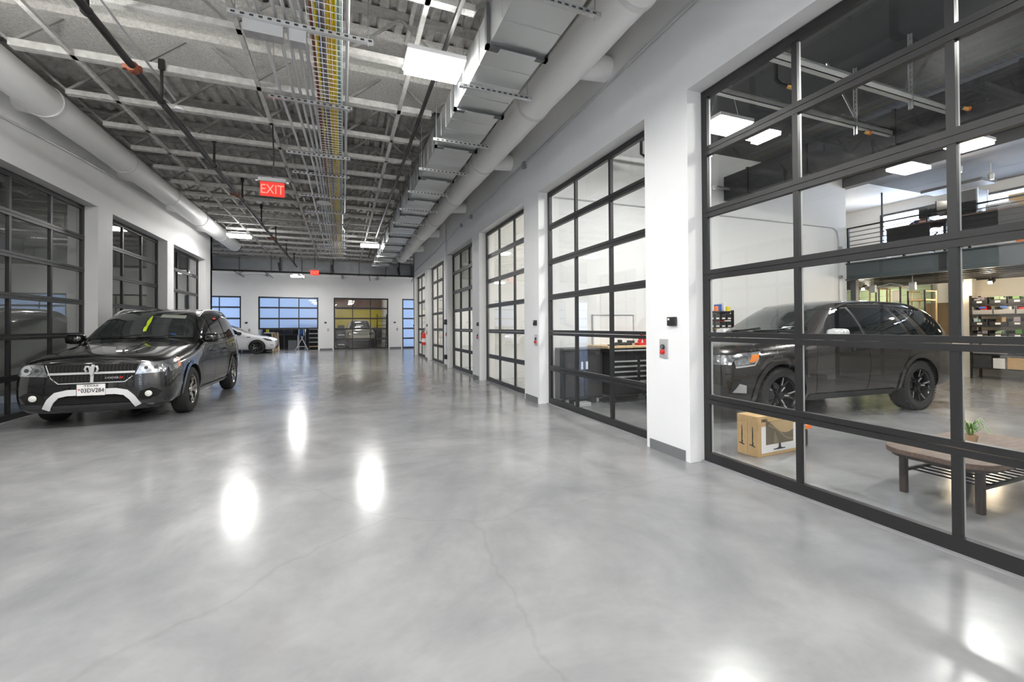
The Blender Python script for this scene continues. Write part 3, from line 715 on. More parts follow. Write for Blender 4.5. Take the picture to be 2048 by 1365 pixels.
def switch(x, y, z, nx, label):
    t = thing('door_control', label, 'switch', (x,y,z))
    m = MB(); 
    if nx: m.box(x,x+nx*.012,y-.062,y+.062,z-.1,z+.1)
    else: m.box(x-.062,x+.062,y,y-.012,z-.1,z+.1)
    m.build('plate', M['silver'], t, bevel=.003)
    def cyl(dz, r, h, mt, nm):
        m = MB()
        if nx: m.lathe([(r,0),(r,nx*h),(r*.7,nx*h*1.2),(0,nx*h*1.2)], (x+nx*.012,y,z+dz), 'x', 14)
        else: m.lathe([(r,0),(r,-h),(0,-h)], (x,y-.012,z+dz), 'y', 12)
        m.build(nm, M[mt], t, smooth=40)
    cyl(.02,.024,.02,'trim','up_button'); cyl(.018,.012,.024,'chrome','key_lock'); cyl(-.035,.024,.028,'red','stop_button')
reader(XR,3.55,1.384,-1,'black card reader on the pier beside the big glass door')
switch(XR,3.685,1.10,-1,'steel door control with a red button on the near pier')
for y, w in ((7.05,'second'),(10.62,'third'),(14.12,'fourth'),(17.6,'fifth')):
    switch(XR,y-.13 if y < 8 else y-.2,1.10,-1,'steel door control with red button on the %s pier of the white wall' % w)
    if w != 'fourth': reader(XR,y-.2 if y > 8 else y-.1,1.40,-1,'small black card reader on the %s pier of the white wall' % w)
reader(XR,20.86,1.40,-1,'small black card reader at the far end of the white wall')
for x, w in ((-4.95,'behind the white car'),(-.93,'beside the partly raised door'),(3.0,'beside the pickup door')):
    reader(x,YB,1.62,0,'tiny black card reader on the back wall '+w)
    switch(x+.15,YB,1.20,0,'small door control on the back wall '+w)
t = thing('fire_extinguisher', 'red fire extinguisher hanging on the last pier', 'fire extinguisher', (XR-.09,17.72,.60))
c = (XR-.09,17.72,.60)
m = MB(); m.lathe([(0,0),(.065,.0),(.075,.03),(.075,.42),(.06,.47),(.025,.50),(.025,.53)], c, 'z', 20); m.build('cylinder', M['red'], t, smooth=40)
m = MB(); m.lathe([(.077,.12),(.077,.27)], c, 'z', 20); m.build('band', M['white_pl'], t, smooth=40)
m = MB(); m.box(c[0]-.025,c[0]+.025,c[1]-.02,c[1]+.02,1.13,1.18); m.bar((c[0],c[1],1.17),(c[0]-.02,c[1]-.12,1.2),.02,.02); m.bar((c[0],c[1],1.2),(c[0]-.02,c[1]-.11,1.26),.02,.015); m.build('valve_handle', M['trim'], t)
m = MB(); m.tube([(c[0]-.02,c[1]+.02,1.16),(c[0]-.08,c[1]+.1,1.1),(c[0]-.08,c[1]+.1,.8)], .013, 8); m.build('hose', M['black_pl'], t, smooth=40)
m = MB(); m.box(XR-.02,XR,c[1]-.03,c[1]+.03,.6,1.2); m.build('bracket', M['white_pl'], t)
# ------------------------------------------------------------------ vehicles (local: x back from the nose, y toward the vehicle's right, z up)
def car_shell(rings, arches, paint, half_w, sub=2):
    """rings: [(x, [(dx,y,z)*8])] half sections from the bottom centre to the top centre"""
    K = len(rings[0][1]); N = 2*K-2; vs = []
    for (x, pts) in rings:
        rg = [(x+p[0],p[1],p[2]) for p in pts]
        vs += rg + [(p[0],-p[1],p[2]) for p in rg[-2:0:-1]]
    fs = []
    for i in range(len(rings)-1):
        for k in range(N): fs.append((i*N+k, i*N+(k+1) % N, (i+1)*N+(k+1) % N, (i+1)*N+k))
    for base, flip in ((0,0),((len(rings)-1)*N,1)):
        def l(i): return base + (i if i in (0,K-1) else N-i)
        for i in range(K-1):
            q = [base+i, base+i+1, l(i+1), l(i)]; q = [a for j, a in enumerate(q) if a not in q[:j]]
            fs.append(tuple(q if flip else q[::-1]))
    me = bpy.data.meshes.new('body'); me.from_pydata(vs, [], fs)
    bm = bmesh.new(); bm.from_mesh(me); bmesh.ops.recalc_face_normals(bm, faces=bm.faces); bm.to_mesh(me); bm.free()
    me.materials.append(paint); me.materials.append(M['arch'])
    o = bpy.data.objects.new('body_src', me); COL.objects.link(o)
    md = o.modifiers.new('s', 'SUBSURF'); md.levels = md.render_levels = sub
    cuts = []
    for (ax, az, ar) in arches:
        for s in (-1,1):
            c = MB(); pr = [(ar,s*(half_w+.1)),(ar,s*(half_w-.36))]; 
            c.lathe(pr, (ax,0,az), 'y', 40)
            co = c.build('cut', [M['arch'], M['arch']]); cuts.append(co)
            b = o.modifiers.new('b', 'BOOLEAN'); b.operation = 'DIFFERENCE'; b.object = co; b.solver = 'EXACT'
            try: b.material_mode = 'TRANSFER'
            except Exception: pass
    dg = bpy.context.evaluated_depsgraph_get()
    m2 = bpy.data.meshes.new_from_object(o.evaluated_get(dg))
    for c in cuts: bpy.data.objects.remove(c)
    bpy.data.objects.remove(o)
    mats = [m.name if m else '' for m in m2.materials]
    # faces lying on the arch cylinders are wheel well
    idx = len(m2.materials); 
    m2.materials.append(M['arch'])
    for p in m2.polygons:
        c = p.center
        for (ax, az, ar) in arches:
            d = math.hypot(c.x-ax, c.z-az)
            if (abs(d-ar) < .02 and abs(p.normal.y) < .3) or (d < ar-.004 and abs(abs(c.y)-(half_w-.36)) < .02): p.material_index = idx
    for p in m2.polygons:
        if p.material_index != idx: p.material_index = 0
    return m2

class Skin:
    def __init__(s, me):
        s.t = BVHTree.FromPolygons([v.co.copy() for v in me.vertices], [tuple(p.vertices) for p in me.polygons])
    def hit(s, axis, a, b):
        if axis == 'front': o, d = Vector((-2,a,b)), Vector((1,0,0))
        elif axis == 'rear': o, d = Vector((9,a,b)), Vector((-1,0,0))
        elif axis == 'right': o, d = Vector((a,3,b)), Vector((0,-1,0))
        elif axis == 'left': o, d = Vector((a,-3,b)), Vector((0,1,0))
        else: o, d = Vector((a,b,5)), Vector((0,0,-1))
        r = s.t.ray_cast(o, d)
        if r[0] is None:
            r = s.t.find_nearest(o+d*2)
        return r[0], (r[1] if r[1].dot(d) < 0 else -r[1])
    def patch(s, axis, poly, name, mat, parent, off=.006, step=.05, thick=0., smooth=60):
        bm = bmesh.new()
        f = bm.faces.new([bm.verts.new((p[0],p[1],0)) for p in poly])
        bmesh.ops.triangulate(bm, faces=bm.faces[:])
        for ax in (0,1):
            lo = min(p[ax] for p in poly); hi = max(p[ax] for p in poly); n = max(1, int((hi-lo)/step))
            for k in range(1, n):
                co = [0,0,0]; co[ax] = lo+(hi-lo)*k/n; no = [0,0,0]; no[ax] = 1
                bmesh.ops.bisect_plane(bm, geom=bm.verts[:]+bm.edges[:]+bm.faces[:], plane_co=co, plane_no=no, dist=1e-5)
        ns = []
        for v in bm.verts:
            p, n = s.hit(axis, v.co.x, v.co.y); v.co = p+n*off; ns.append(n)
        if thick:
            bm.verts.ensure_lookup_table(); bm.verts.index_update()
            r = bmesh.ops.extrude_face_region(bm, geom=bm.faces[:])
            d = {'front':Vector((-1,0,0)),'rear':Vector((1,0,0)),'right':Vector((0,1,0)),'left':Vector((0,-1,0)),'top':Vector((0,0,1))}[axis]
            for g in r['geom']:
                if isinstance(g, bmesh.types.BMVert): g.co += d*thick
        bmesh.ops.recalc_face_normals(bm, faces=bm.faces)
        if not thick:
            dd = {'front':Vector((-1,0,0)),'rear':Vector((1,0,0)),'right':Vector((0,1,0)),'left':Vector((0,-1,0)),'top':Vector((0,0,1))}[axis]
            if sum((f.normal.dot(dd)*f.calc_area() for f in bm.faces)) < 0: bmesh.ops.reverse_faces(bm, faces=bm.faces)
        me = bpy.data.meshes.new(name); bm.to_mesh(me); bm.free(); me.materials.append(mat)
        return link(me, name, parent, smooth, True)
    def strip(s, axis, pts, wd, name, mat, parent, off=.004, thick=0., step=.06):
        """ribbon of width WD along the 2D polyline PTS, laid on the surface"""
        P = []
        for a, b in zip(pts[:-1], pts[1:]):
            L = math.hypot(b[0]-a[0], b[1]-a[1]); n = max(1, int(L/step))
            P += [(a[0]+(b[0]-a[0])*k/n, a[1]+(b[1]-a[1])*k/n) for k in range(n)]
        P.append(pts[-1]); bm = bmesh.new(); prev = None
        d3 = {'front':Vector((-1,0,0)),'rear':Vector((1,0,0)),'right':Vector((0,1,0)),'left':Vector((0,-1,0)),'top':Vector((0,0,1))}[axis]
        for i, p in enumerate(P):
            a = P[max(0,i-1)]; b = P[min(len(P)-1,i+1)]; dx, dy = b[0]-a[0], b[1]-a[1]; L = math.hypot(dx,dy) or 1; nx, ny = -dy/L*wd/2, dx/L*wd/2
            row = []
            for sg in (-1,1):
                q, n = s.hit(axis, p[0]+nx*sg, p[1]+ny*sg); row.append(bm.verts.new(q+n*off))
            if thick:
                row = row + [bm.verts.new(row[1].co+d3*thick), bm.verts.new(row[0].co+d3*thick)]
            if prev:
                m = len(row)
                for k in range(m if thick else 1): bm.faces.new((prev[k],prev[(k+1) % m],row[(k+1) % m],row[k]))
            elif thick: bm.faces.new(row)
            prev = row
        if thick: bm.faces.new(prev[::-1])
        bmesh.ops.recalc_face_normals(bm, faces=bm.faces)
        me = bpy.data.meshes.new(name); bm.to_mesh(me); bm.free(); me.materials.append(mat)
        return link(me, name, parent, 40, True)

def wheel(parent, x, y, r, w, rr, side, spokes, style):
    """wheel centred at (x, side*y, r); outer face toward side*y"""
    h = bpy.data.objects.new('wheel', None); COL.objects.link(h); h.parent = parent; h.location = (x, side*y, r)
    h.rotation_euler = (0, R(9 if side > 0 else 20), 0)
    s = side
    m = MB(); m.lathe([(rr,-w*.5),(r-.05,-w*.52),(r-.012,-w*.42),(r,-w*.3),(r,w*.3),(r-.012,w*.42),(r-.05,w*.52),(rr+.01,w*.5),(rr-.01,w*.42),(rr-.012,-w*.4)], (0,0,0), 'y', 48, closed=True)
    if style == 'tread':
        for k in range(60):
            a = 2*PI*k/60
            for yy in (-.4,.36): 
                T = Matrix.Rotation(a,4,'Y'); m.box(-.009,.009,w*yy-.025,w*yy+.025,r-.012,r-.001,0,T)
    m.build('tire', M['tire'], h, smooth=35, local=True)
    mt = {'gray':'rim_gray','tread':'rim_black','dark':'rim_black'}[style]
    m = MB(); m.lathe([(rr,s*w*.44),(rr-.015,s*w*.46),(rr-.03,s*w*.38),(rr-.04,-s*w*.3),(rr*.3,-s*w*.32),(0,-s*w*.32)], (0,0,0), 'y', 40, caps=False)
    rim = m.build('rim', M[mt], h, smooth=35, local=True)
    dk = MB(); dk.lathe([(rr*.62,-s*w*.16),(rr*.64,-s*w*.12),(0,-s*w*.12)], (0,0,0), 'y', 32, caps=False); dk.build('brake_disc', M['duct_dark'], h, smooth=35, local=True)
    for k in range(spokes):
        a = 2*PI*k/spokes; T = Matrix.Rotation(a,4,'Y'); sp = MB()
        y0, y1 = s*w*.34, s*w*.43
        def seg(p, q, w0, w1, mi=0):
            d = Vector((q[0]-p[0],0,q[1]-p[1])).normalized(); n = Vector((-d.z,0,d.x)); vs = []
            for (pt, ww, yo) in ((p,w0,s*w*.30),(q,w1,y1)):
                for sg in (-1,1):
                    for dy in (0,-s*.03): vs.append(T @ (Vector((pt[0],yo+dy+(s*.006 if mi else 0),pt[1]))+n*(sg*ww/2)))
            sp.add(vs, [(0,2,6,4),(1,5,7,3),(0,4,5,1),(2,3,7,6),(0,1,3,2),(4,6,7,5)], mi)
        if style == 'dark':
            seg((0,rr*.18),(0.02,rr*.96),.05,.055)
        elif style == 'gray':
            seg((0,rr*.15),(0,rr*.55),.085,.075); seg((0,rr*.45),(-rr*.24,rr*.93),.055,.05); seg((0,rr*.45),(rr*.24,rr*.93),.055,.05)
        else:
            seg((0,rr*.15),(0,rr*.5),.06,.05); seg((0,rr*.42),(-rr*.22,rr*.94),.034,.03); seg((0,rr*.42),(rr*.22,rr*.94),.034,.03)
            seg((-.014,rr*.44),(-rr*.235,rr*.93),.020,.016,1); seg((0,rr*.2),(0,rr*.45),.02,.02,1)
        sp.build('spoke', [M[mt], M['rim_mach']], h, smooth=30, local=True)
    cp = MB(); cp.lathe([(rr*.22,s*w*.26),(rr*.2,s*w*.40),(rr*.08,s*w*.43),(0,s*w*.43)], (0,0,0), 'y', 24); cp.build('hub_cap', M['chrome' if style == 'gray' else mt], h, smooth=35, local=True)
    return h

FA = Matrix(((0,0,-1,0),(-1,0,0,0),(0,1,0,0),(0,0,0,1)))     # flat artwork facing the nose
def mirror(parent, pos, side, mat, cap=None):
    h = MB(); n = 14; pos = Vector(pos)
    vs = []; segs = [(-.10,.55),(-.07,.9),(.0,1.0),(.06,.95)]
    for (dx, k) in segs:
        for i in range(n):
            a = 2*PI*i/n; cy_, sz = math.cos(a), math.sin(a)
            e = .5; vs.append(pos+Vector((dx, side*(.125+.125*k*math.copysign(abs(cy_)**e,cy_)), .085*k*math.copysign(abs(sz)**e,sz))))
    fs = [(i*n+k, i*n+(k+1) % n, (i+1)*n+(k+1) % n, (i+1)*n+k) for i in range(3) for k in range(n)]+[tuple(range(n)), tuple(3*n+k for k in range(n))]
    h.add(vs, fs); o = h.build('side_mirror', mat, parent, smooth=50, local=True)
    g = MB(); g.box(pos.x+.058,pos.x+.064,pos.y+side*.03,pos.y+side*.22,pos.z-.06,pos.z+.06); g.build('mirror_glass', M['chrome'], o, local=True)
    a = MB(); a.bar(pos+Vector((0,-side*.08,-.07)), pos+Vector((0,side*.06,-.05)), .07,.05); a.build('mirror_arm', M['black_pl'], o, local=True)
    return o

def wiper(parent, sk, pts):
    m = MB(); P = []
    for (y, z) in pts:
        p, n = sk.hit('front', y, z); P.append(p+n*.018)
    m.tube(P, .008, 6); m.build('wiper', M['black_pl'], parent, local=True)

def roof_rail(parent, sk, x0, x1, y, z_up, mat, name='roof_rail'):
    m = MB(); P = []
    for k in range(13):
        x = x0+(x1-x0)*k/12; p, n = sk.hit('top', x, y); e = min(k, 12-k); P.append(p+Vector((0,0,z_up*min(1,e/1.6)+.004)))
    m.tube(P, .017, 8); m.build(name, mat, parent, smooth=40, local=True)

# ---- black crossover with roof rails
def crossover(loc, rz):
    t = thing('suv', 'black crossover with a silver guard on its bumper, parked along the dark doors', 'car', loc, rz)
    G = [
     (0.00, [(.08,0,.23),(.10,.56,.23),(.05,.68,.28),(.00,.70,.48),(.02,.68,.70),(.05,.64,.89),(.08,.34,.95),(.08,0,.965)]),
     (0.05, [(.06,0,.21),(.08,.68,.21),(.05,.795,.28),(.01,.82,.48),(.03,.80,.72),(.06,.755,.915),(.07,.40,.965),(.06,0,.98)]),
     (0.19, [(.02,0,.20),(.02,.78,.20),(.01,.865,.31),(.00,.885,.50),(.00,.88,.75),(.00,.825,.935),(.00,.44,.995),(.00,0,1.01)]),
     (0.45, [(0,0,.22),(0,.80,.22),(0,.875,.32),(0,.90,.52),(0,.895,.78),(0,.835,.965),(0,.46,1.035),(0,0,1.055)]),
     (0.96, [(0,0,.22),(0,.82,.22),(0,.895,.32),(0,.925,.55),(0,.92,.82),(0,.84,1.04),(0,.46,1.11),(0,0,1.125)]),
     (1.42, [(0,0,.22),(0,.80,.22),(0,.885,.32),(0,.915,.55),(0,.91,.88),(0,.85,1.10),(0,.48,1.155),(0,0,1.17)]),
     (1.56, [(0,0,.22),(0,.80,.22),(0,.88,.32),(0,.91,.55),(0,.905,.92),(0,.85,1.135),(0,.50,1.19),(0,0,1.205)]),
     (1.98, [(0,0,.22),(0,.80,.22),(0,.88,.32),(0,.905,.55),(0,.905,.98),(0,.76,1.45),(0,.47,1.51),(0,0,1.525)]),
     (2.34, [(0,0,.22),(0,.80,.22),(0,.88,.32),(0,.905,.55),(0,.905,1.0),(0,.71,1.645),(0,.45,1.70),(0,0,1.715)]),
     (2.90, [(0,0,.22),(0,.80,.22),(0,.88,.32),(0,.905,.55),(0,.91,1.02),(0,.705,1.70),(0,.45,1.745),(0,0,1.755)]),
     (3.60, [(0,0,.22),(0,.80,.22),(0,.89,.32),(0,.92,.55),(0,.915,1.04),(0,.70,1.71),(0,.45,1.755),(0,0,1.765)]),
     (4.25, [(0,0,.24),(0,.80,.24),(0,.89,.34),(0,.92,.56),(0,.905,1.06),(0,.68,1.69),(0,.43,1.735),(0,0,1.745)]),
     (4.58, [(0,0,.28),(0,.76,.28),(0,.86,.38),(0,.885,.58),(0,.87,1.06),(.0,.64,1.62),(.02,.40,1.67),(.02,0,1.68)]),
     (4.76, [(0,0,.32),(0,.70,.32),(.02,.80,.42),(.04,.83,.60),(0,.80,1.04),(-.06,.60,1.42),(-.08,.37,1.50),(-.08,0,1.51)]),
     (4.86, [(0,0,.38),(0,.55,.38),(.02,.65,.46),(.03,.68,.62),(0,.66,1.0),(-.08,.52,1.28),(-.10,.34,1.34),(-.10,0,1.35)])]
    me = car_shell(G, ((.96,.37,.40),(3.85,.37,.40)), M['car_black'], .91)
    sk = Skin(me); link(me, 'body', t, 40, True)
    P, ST = sk.patch, sk.strip
    P('front', [(-.725,1.19),(0,1.20),(.725,1.19),(.66,1.42),(.595,1.605),(0,1.64),(-.595,1.605),(-.66,1.42)], 'windshield', M['ws_glass'], t, .006)
    v = P('front', [(-.12,1.545),(-.50,1.525),(-.49,1.585),(-.12,1.60)], 'sun_visor', pbr('visor_cloth', (.33,.36,.30), .8), t, .010)
    v2 = P('front', [(-.03,1.30),(.012,1.295),(.03,1.36),(.012,1.40),(.035,1.47),(.02,1.56),(-.005,1.57),(-.025,1.47),(-.022,1.38)], 'air_freshener', pbr('yellow_green_paper', (.55,.72,.03), .6), t, .010)
    P('front', [(-.40,1.235),(-.48,1.235),(-.475,1.265),(-.40,1.265)], 'windshield_sticker', M['blue'], t, .010)
    for sd, s in (('right',1),('left',-1)):
        P(sd, [(1.72,1.08),(2.32,1.085),(2.36,1.60),(2.22,1.58),(1.95,1.38)], 'side_window', M['car_glass'], t)
        P(sd, [(2.40,1.085),(3.22,1.11),(3.20,1.645),(2.95,1.65),(2.43,1.615)], 'side_window', M['car_glass'], t)
        P(sd, [(3.30,1.12),(4.22,1.19),(4.08,1.57),(3.28,1.64)], 'side_window', M['car_glass'], t)
        ST(sd, [(1.66,1.06),(2.36,1.066),(3.26,1.09),(4.26,1.185)], .012, 'window_trim', M['trim'], t, .008)
        for nm, pts in (('door_seam',[(1.62,1.05),(1.50,.75),(1.52,.36),(2.36,.34),(2.40,.8),(2.37,1.07)]),('door_seam',[(2.38,.34),(3.05,.34),(3.28,.62),(3.42,.95),(3.27,1.1)])):
            ST(sd, pts, .009, nm, M['arch'], t, .002)
        for x in (2.12,3.06): ST(sd, [(x,.93),(x+.20,.94)], .035, 'door_handle', M['car_black'], t, .02, .025)
        ST(sd, [(1.45,.30),(3.30,.30)], .06, 'rocker_strip', M['silver'], t, .01, .015)
        for ax in (.96,3.85):                                       # dark flares
            pts = [(ax+.435*math.cos(a), .37+.435*math.sin(a)) for a in [R(-12+204*k/20) for k in range(21)]]
            ST(sd, pts, .055, 'wheel_arch_trim', M['car_black'], t, .006, .010)
        P(sd, [(.15,.735),(.42,.775),(.50,.90),(.45,.93),(.15,.885)], 'headlight', M['lamp'], t, .009)
        P(sd, [(.34,.775),(.44,.785),(.515,.905),(.44,.915)], 'turn_lens', M['amber'], t, .011)
        s_ = s
        P('front', [(s_*.47,.715),(s_*.80,.735),(s_*.825,.84),(s_*.79,.885),(s_*.53,.872)], 'headlight', M['lamp'], t, .010)
        for (cy_, cz_, cr_) in ((.59,.80,.055),(.70,.805,.062)):
            P('front', [(s_*cy_+cr_*math.cos(2*PI*k/14), cz_+cr_*math.sin(2*PI*k/14)) for k in range(14)], 'bulb_cup', M['bulb_cup'], t, .016)
            P('front', [(s_*cy_+cr_*.4*math.cos(2*PI*k/10), cz_+cr_*.4*math.sin(2*PI*k/10)) for k in range(10)], 'bulb', M['trim'], t, .019)
        P('front', [(s_*.46,.30),(s_*.80,.30),(s_*.82,.37),(s_*.50,.35)], 'lower_valance', M['trim'], t, .006)
        fg = P('front', [(s_*.50,.385),(s_*.60,.36),(s_*.72,.39),(s_*.775,.47),(s_*.66,.53),(s_*.53,.48)], 'fog_lamp_recess', M['arch'], t, .006)
        c0, n0 = sk.hit('front', s_*.625, .44); m = MB(); m.lathe([(.042,-.005),(.042,.012),(.032,.018),(0,.020)], (0,0,0), 'x', 18)
        for i in range(len(m.v)): m.v[i] = (c0.x-m.v[i][0]-.004, c0.y+m.v[i][1], c0.z+m.v[i][2])
        m.build('fog_lamp', M['lens'], t, smooth=40, local=True)
        roof_rail(t, sk, 2.3, 4.3, s*.64, .05, M['silver'])
        mirror(t, (1.80,s*.84,1.185), s, M['car_black'])
        for ax in (.96,3.85): wheel(t, ax, .80, .365, .225, .245, s, 5, 'gray')
    # grille with cross bars and emblem
    gr = P('front', [(-.44,.70),(-.36,.625),(.36,.625),(.44,.70),(.50,.865),(-.50,.865)], 'grille', M['arch'], t, .008)
    for k in range(22):
        y = -.44+k*.042
        ST('front', [(y,.64),(y+.012,.69),(y,.74)], .008, 'grille_mesh', M['black_metal'], gr, .014)
        ST('front', [(y,.765),(y+.012,.81),(y,.855)], .008, 'grille_mesh', M['black_metal'], gr, .014)
    ST('front', [(-.47,.752),(.47,.752)], .028, 'crossbar', M['silver'], gr, .016, .006)
    ST('front', [(0,.63),(0,.865)], .034, 'crossbar', M['silver'], gr, .016, .006)
    ST('front', [(-.44,.695),(-.36,.622),(.36,.622),(.44,.695),(.505,.868)], .012, 'grille_surround', M['silver'], gr, .012)
    e0, _ = sk.hit('front', 0, .78); ex = e0.x-.035
    m = MB()                                                        # ram's-head emblem: brow, muzzle and curled horns
    m.prism([(-.035,.055),(.035,.055),(.028,.01),(.018,-.05),(0,-.075),(-.018,-.05),(-.028,.01)], 0, .014, 0, Matrix.Translation((ex,0,.79)) @ FA)
    for s in (-1,1): m.tube([(ex-.008,s*.028,.842),(ex-.010,s*.058,.845),(ex-.012,s*.070,.81),(ex-.010,s*.058,.775),(ex-.008,s*.045,.79)], [.014,.015,.013,.010,.005], 8)
    m.build('emblem', M['silver'], gr, smooth=40, local=True)
    b0, _ = sk.hit('front', -.24, .68); FT = Matrix.Translation((b0.x-.025,-.22,.683)) @ FA
    text_on('DODGE', .034, FT, M['chrome'], gr, 'badge_lettering', True, 1.25)
    m = MB()
    for k in (0,.022): m.prism([(.078+k,-.013),(.090+k,-.013),(.102+k,.013),(.090+k,.013)], -.002, .004, 0, FT)
    m.build('badge_slashes', M['red'], gr, local=True)
    # silver guard, lower mouth, plate
    P('front', [(-.44,.34),(.44,.34),(.36,.445),(-.36,.445)], 'lower_grille', M['arch'], t, .008)
    ST('front', [(-.50,.285),(-.44,.40),(-.37,.475),(-.26,.50),(.26,.50),(.37,.475),(.44,.40),(.50,.285)], .078, 'bumper_guard', M['guard'], t, .012, .02, .03)
    ST('front', [(-.43,.315),(.43,.315)], .04, 'lower_lip', M['trim'], t, .012, .012)
    P('front', [(-.60,.25),(.60,.25),(.58,.29),(-.58,.29)], 'chin', M['trim'], t, .006)
    p0, _ = sk.hit('front', 0, .53); px = p0.x-.03
    m = MB(); m.box(px,px+.006,-.152,.152,.455,.607); pl = m.build('license_plate', M['plate'], t, local=True, bevel=.003)
    m = MB(); m.box(px-.002,px+.004,-.158,-.152,.45,.612); m.box(px-.002,px+.004,.152,.158,.45,.612); m.box(px-.002,px+.004,-.158,.158,.45,.456); m.box(px-.002,px+.004,-.158,.158,.606,.612); m.build('plate_frame', M['chrome'], pl, local=True)
    A = FA
    text_on('03DV284', .082, Matrix.Translation((px-.002,-.016,.520)) @ A, M['ink'], pl, 'plate_lettering', True, .80)
    text_on('TEXAS', .034, Matrix.Translation((px-.002,0,.585)) @ A, M['ink'], pl, 'plate_lettering', True, 1.5)
    for s in (-1,1):
        m = MB(); m.prism([(.007*math.cos(2*PI*k/10+PI/2)*(1 if k % 2 == 0 else .4), .007*math.sin(2*PI*k/10+PI/2)*(1 if k % 2 == 0 else .4)) for k in range(10)], 0, .002, 0, Matrix.Translation((px-.001,s*.075,.589)) @ A); m.build('plate_star', M['ink'], pl, local=True)
    m = MB(); m.prism([(-.012,.004),(-.008,.012),(-.003,.011),(0,.007),(.004,.011),(.010,.011),(.013,.003),(0,-.012)], 0, .002, 0, Matrix.Translation((px-.001,.128,.535)) @ A); m.build('plate_sticker', M['red'], pl, local=True)
    wiper(t, sk, [(.05,1.205),(-.30,1.215),(-.52,1.26)]); wiper(t, sk, [(.55,1.205),(.25,1.215),(0,1.25)])
    ST('top', [(.30,.30),(.9,.24),(1.42,.20)], .012, 'hood_crease', M['car_black'], t, .004, .004); ST('top', [(.30,-.30),(.9,-.24),(1.42,-.20)], .012, 'hood_crease', M['car_black'], t, .004, .004)
    ST('front', [(-.56,.905),(0,.945),(.56,.905)], .008, 'hood_seam', M['arch'], t, .003)
    return t
_c = crossover((-3.14,7.5,0), R(90.0)); _c.scale = (.975,.975,.99)

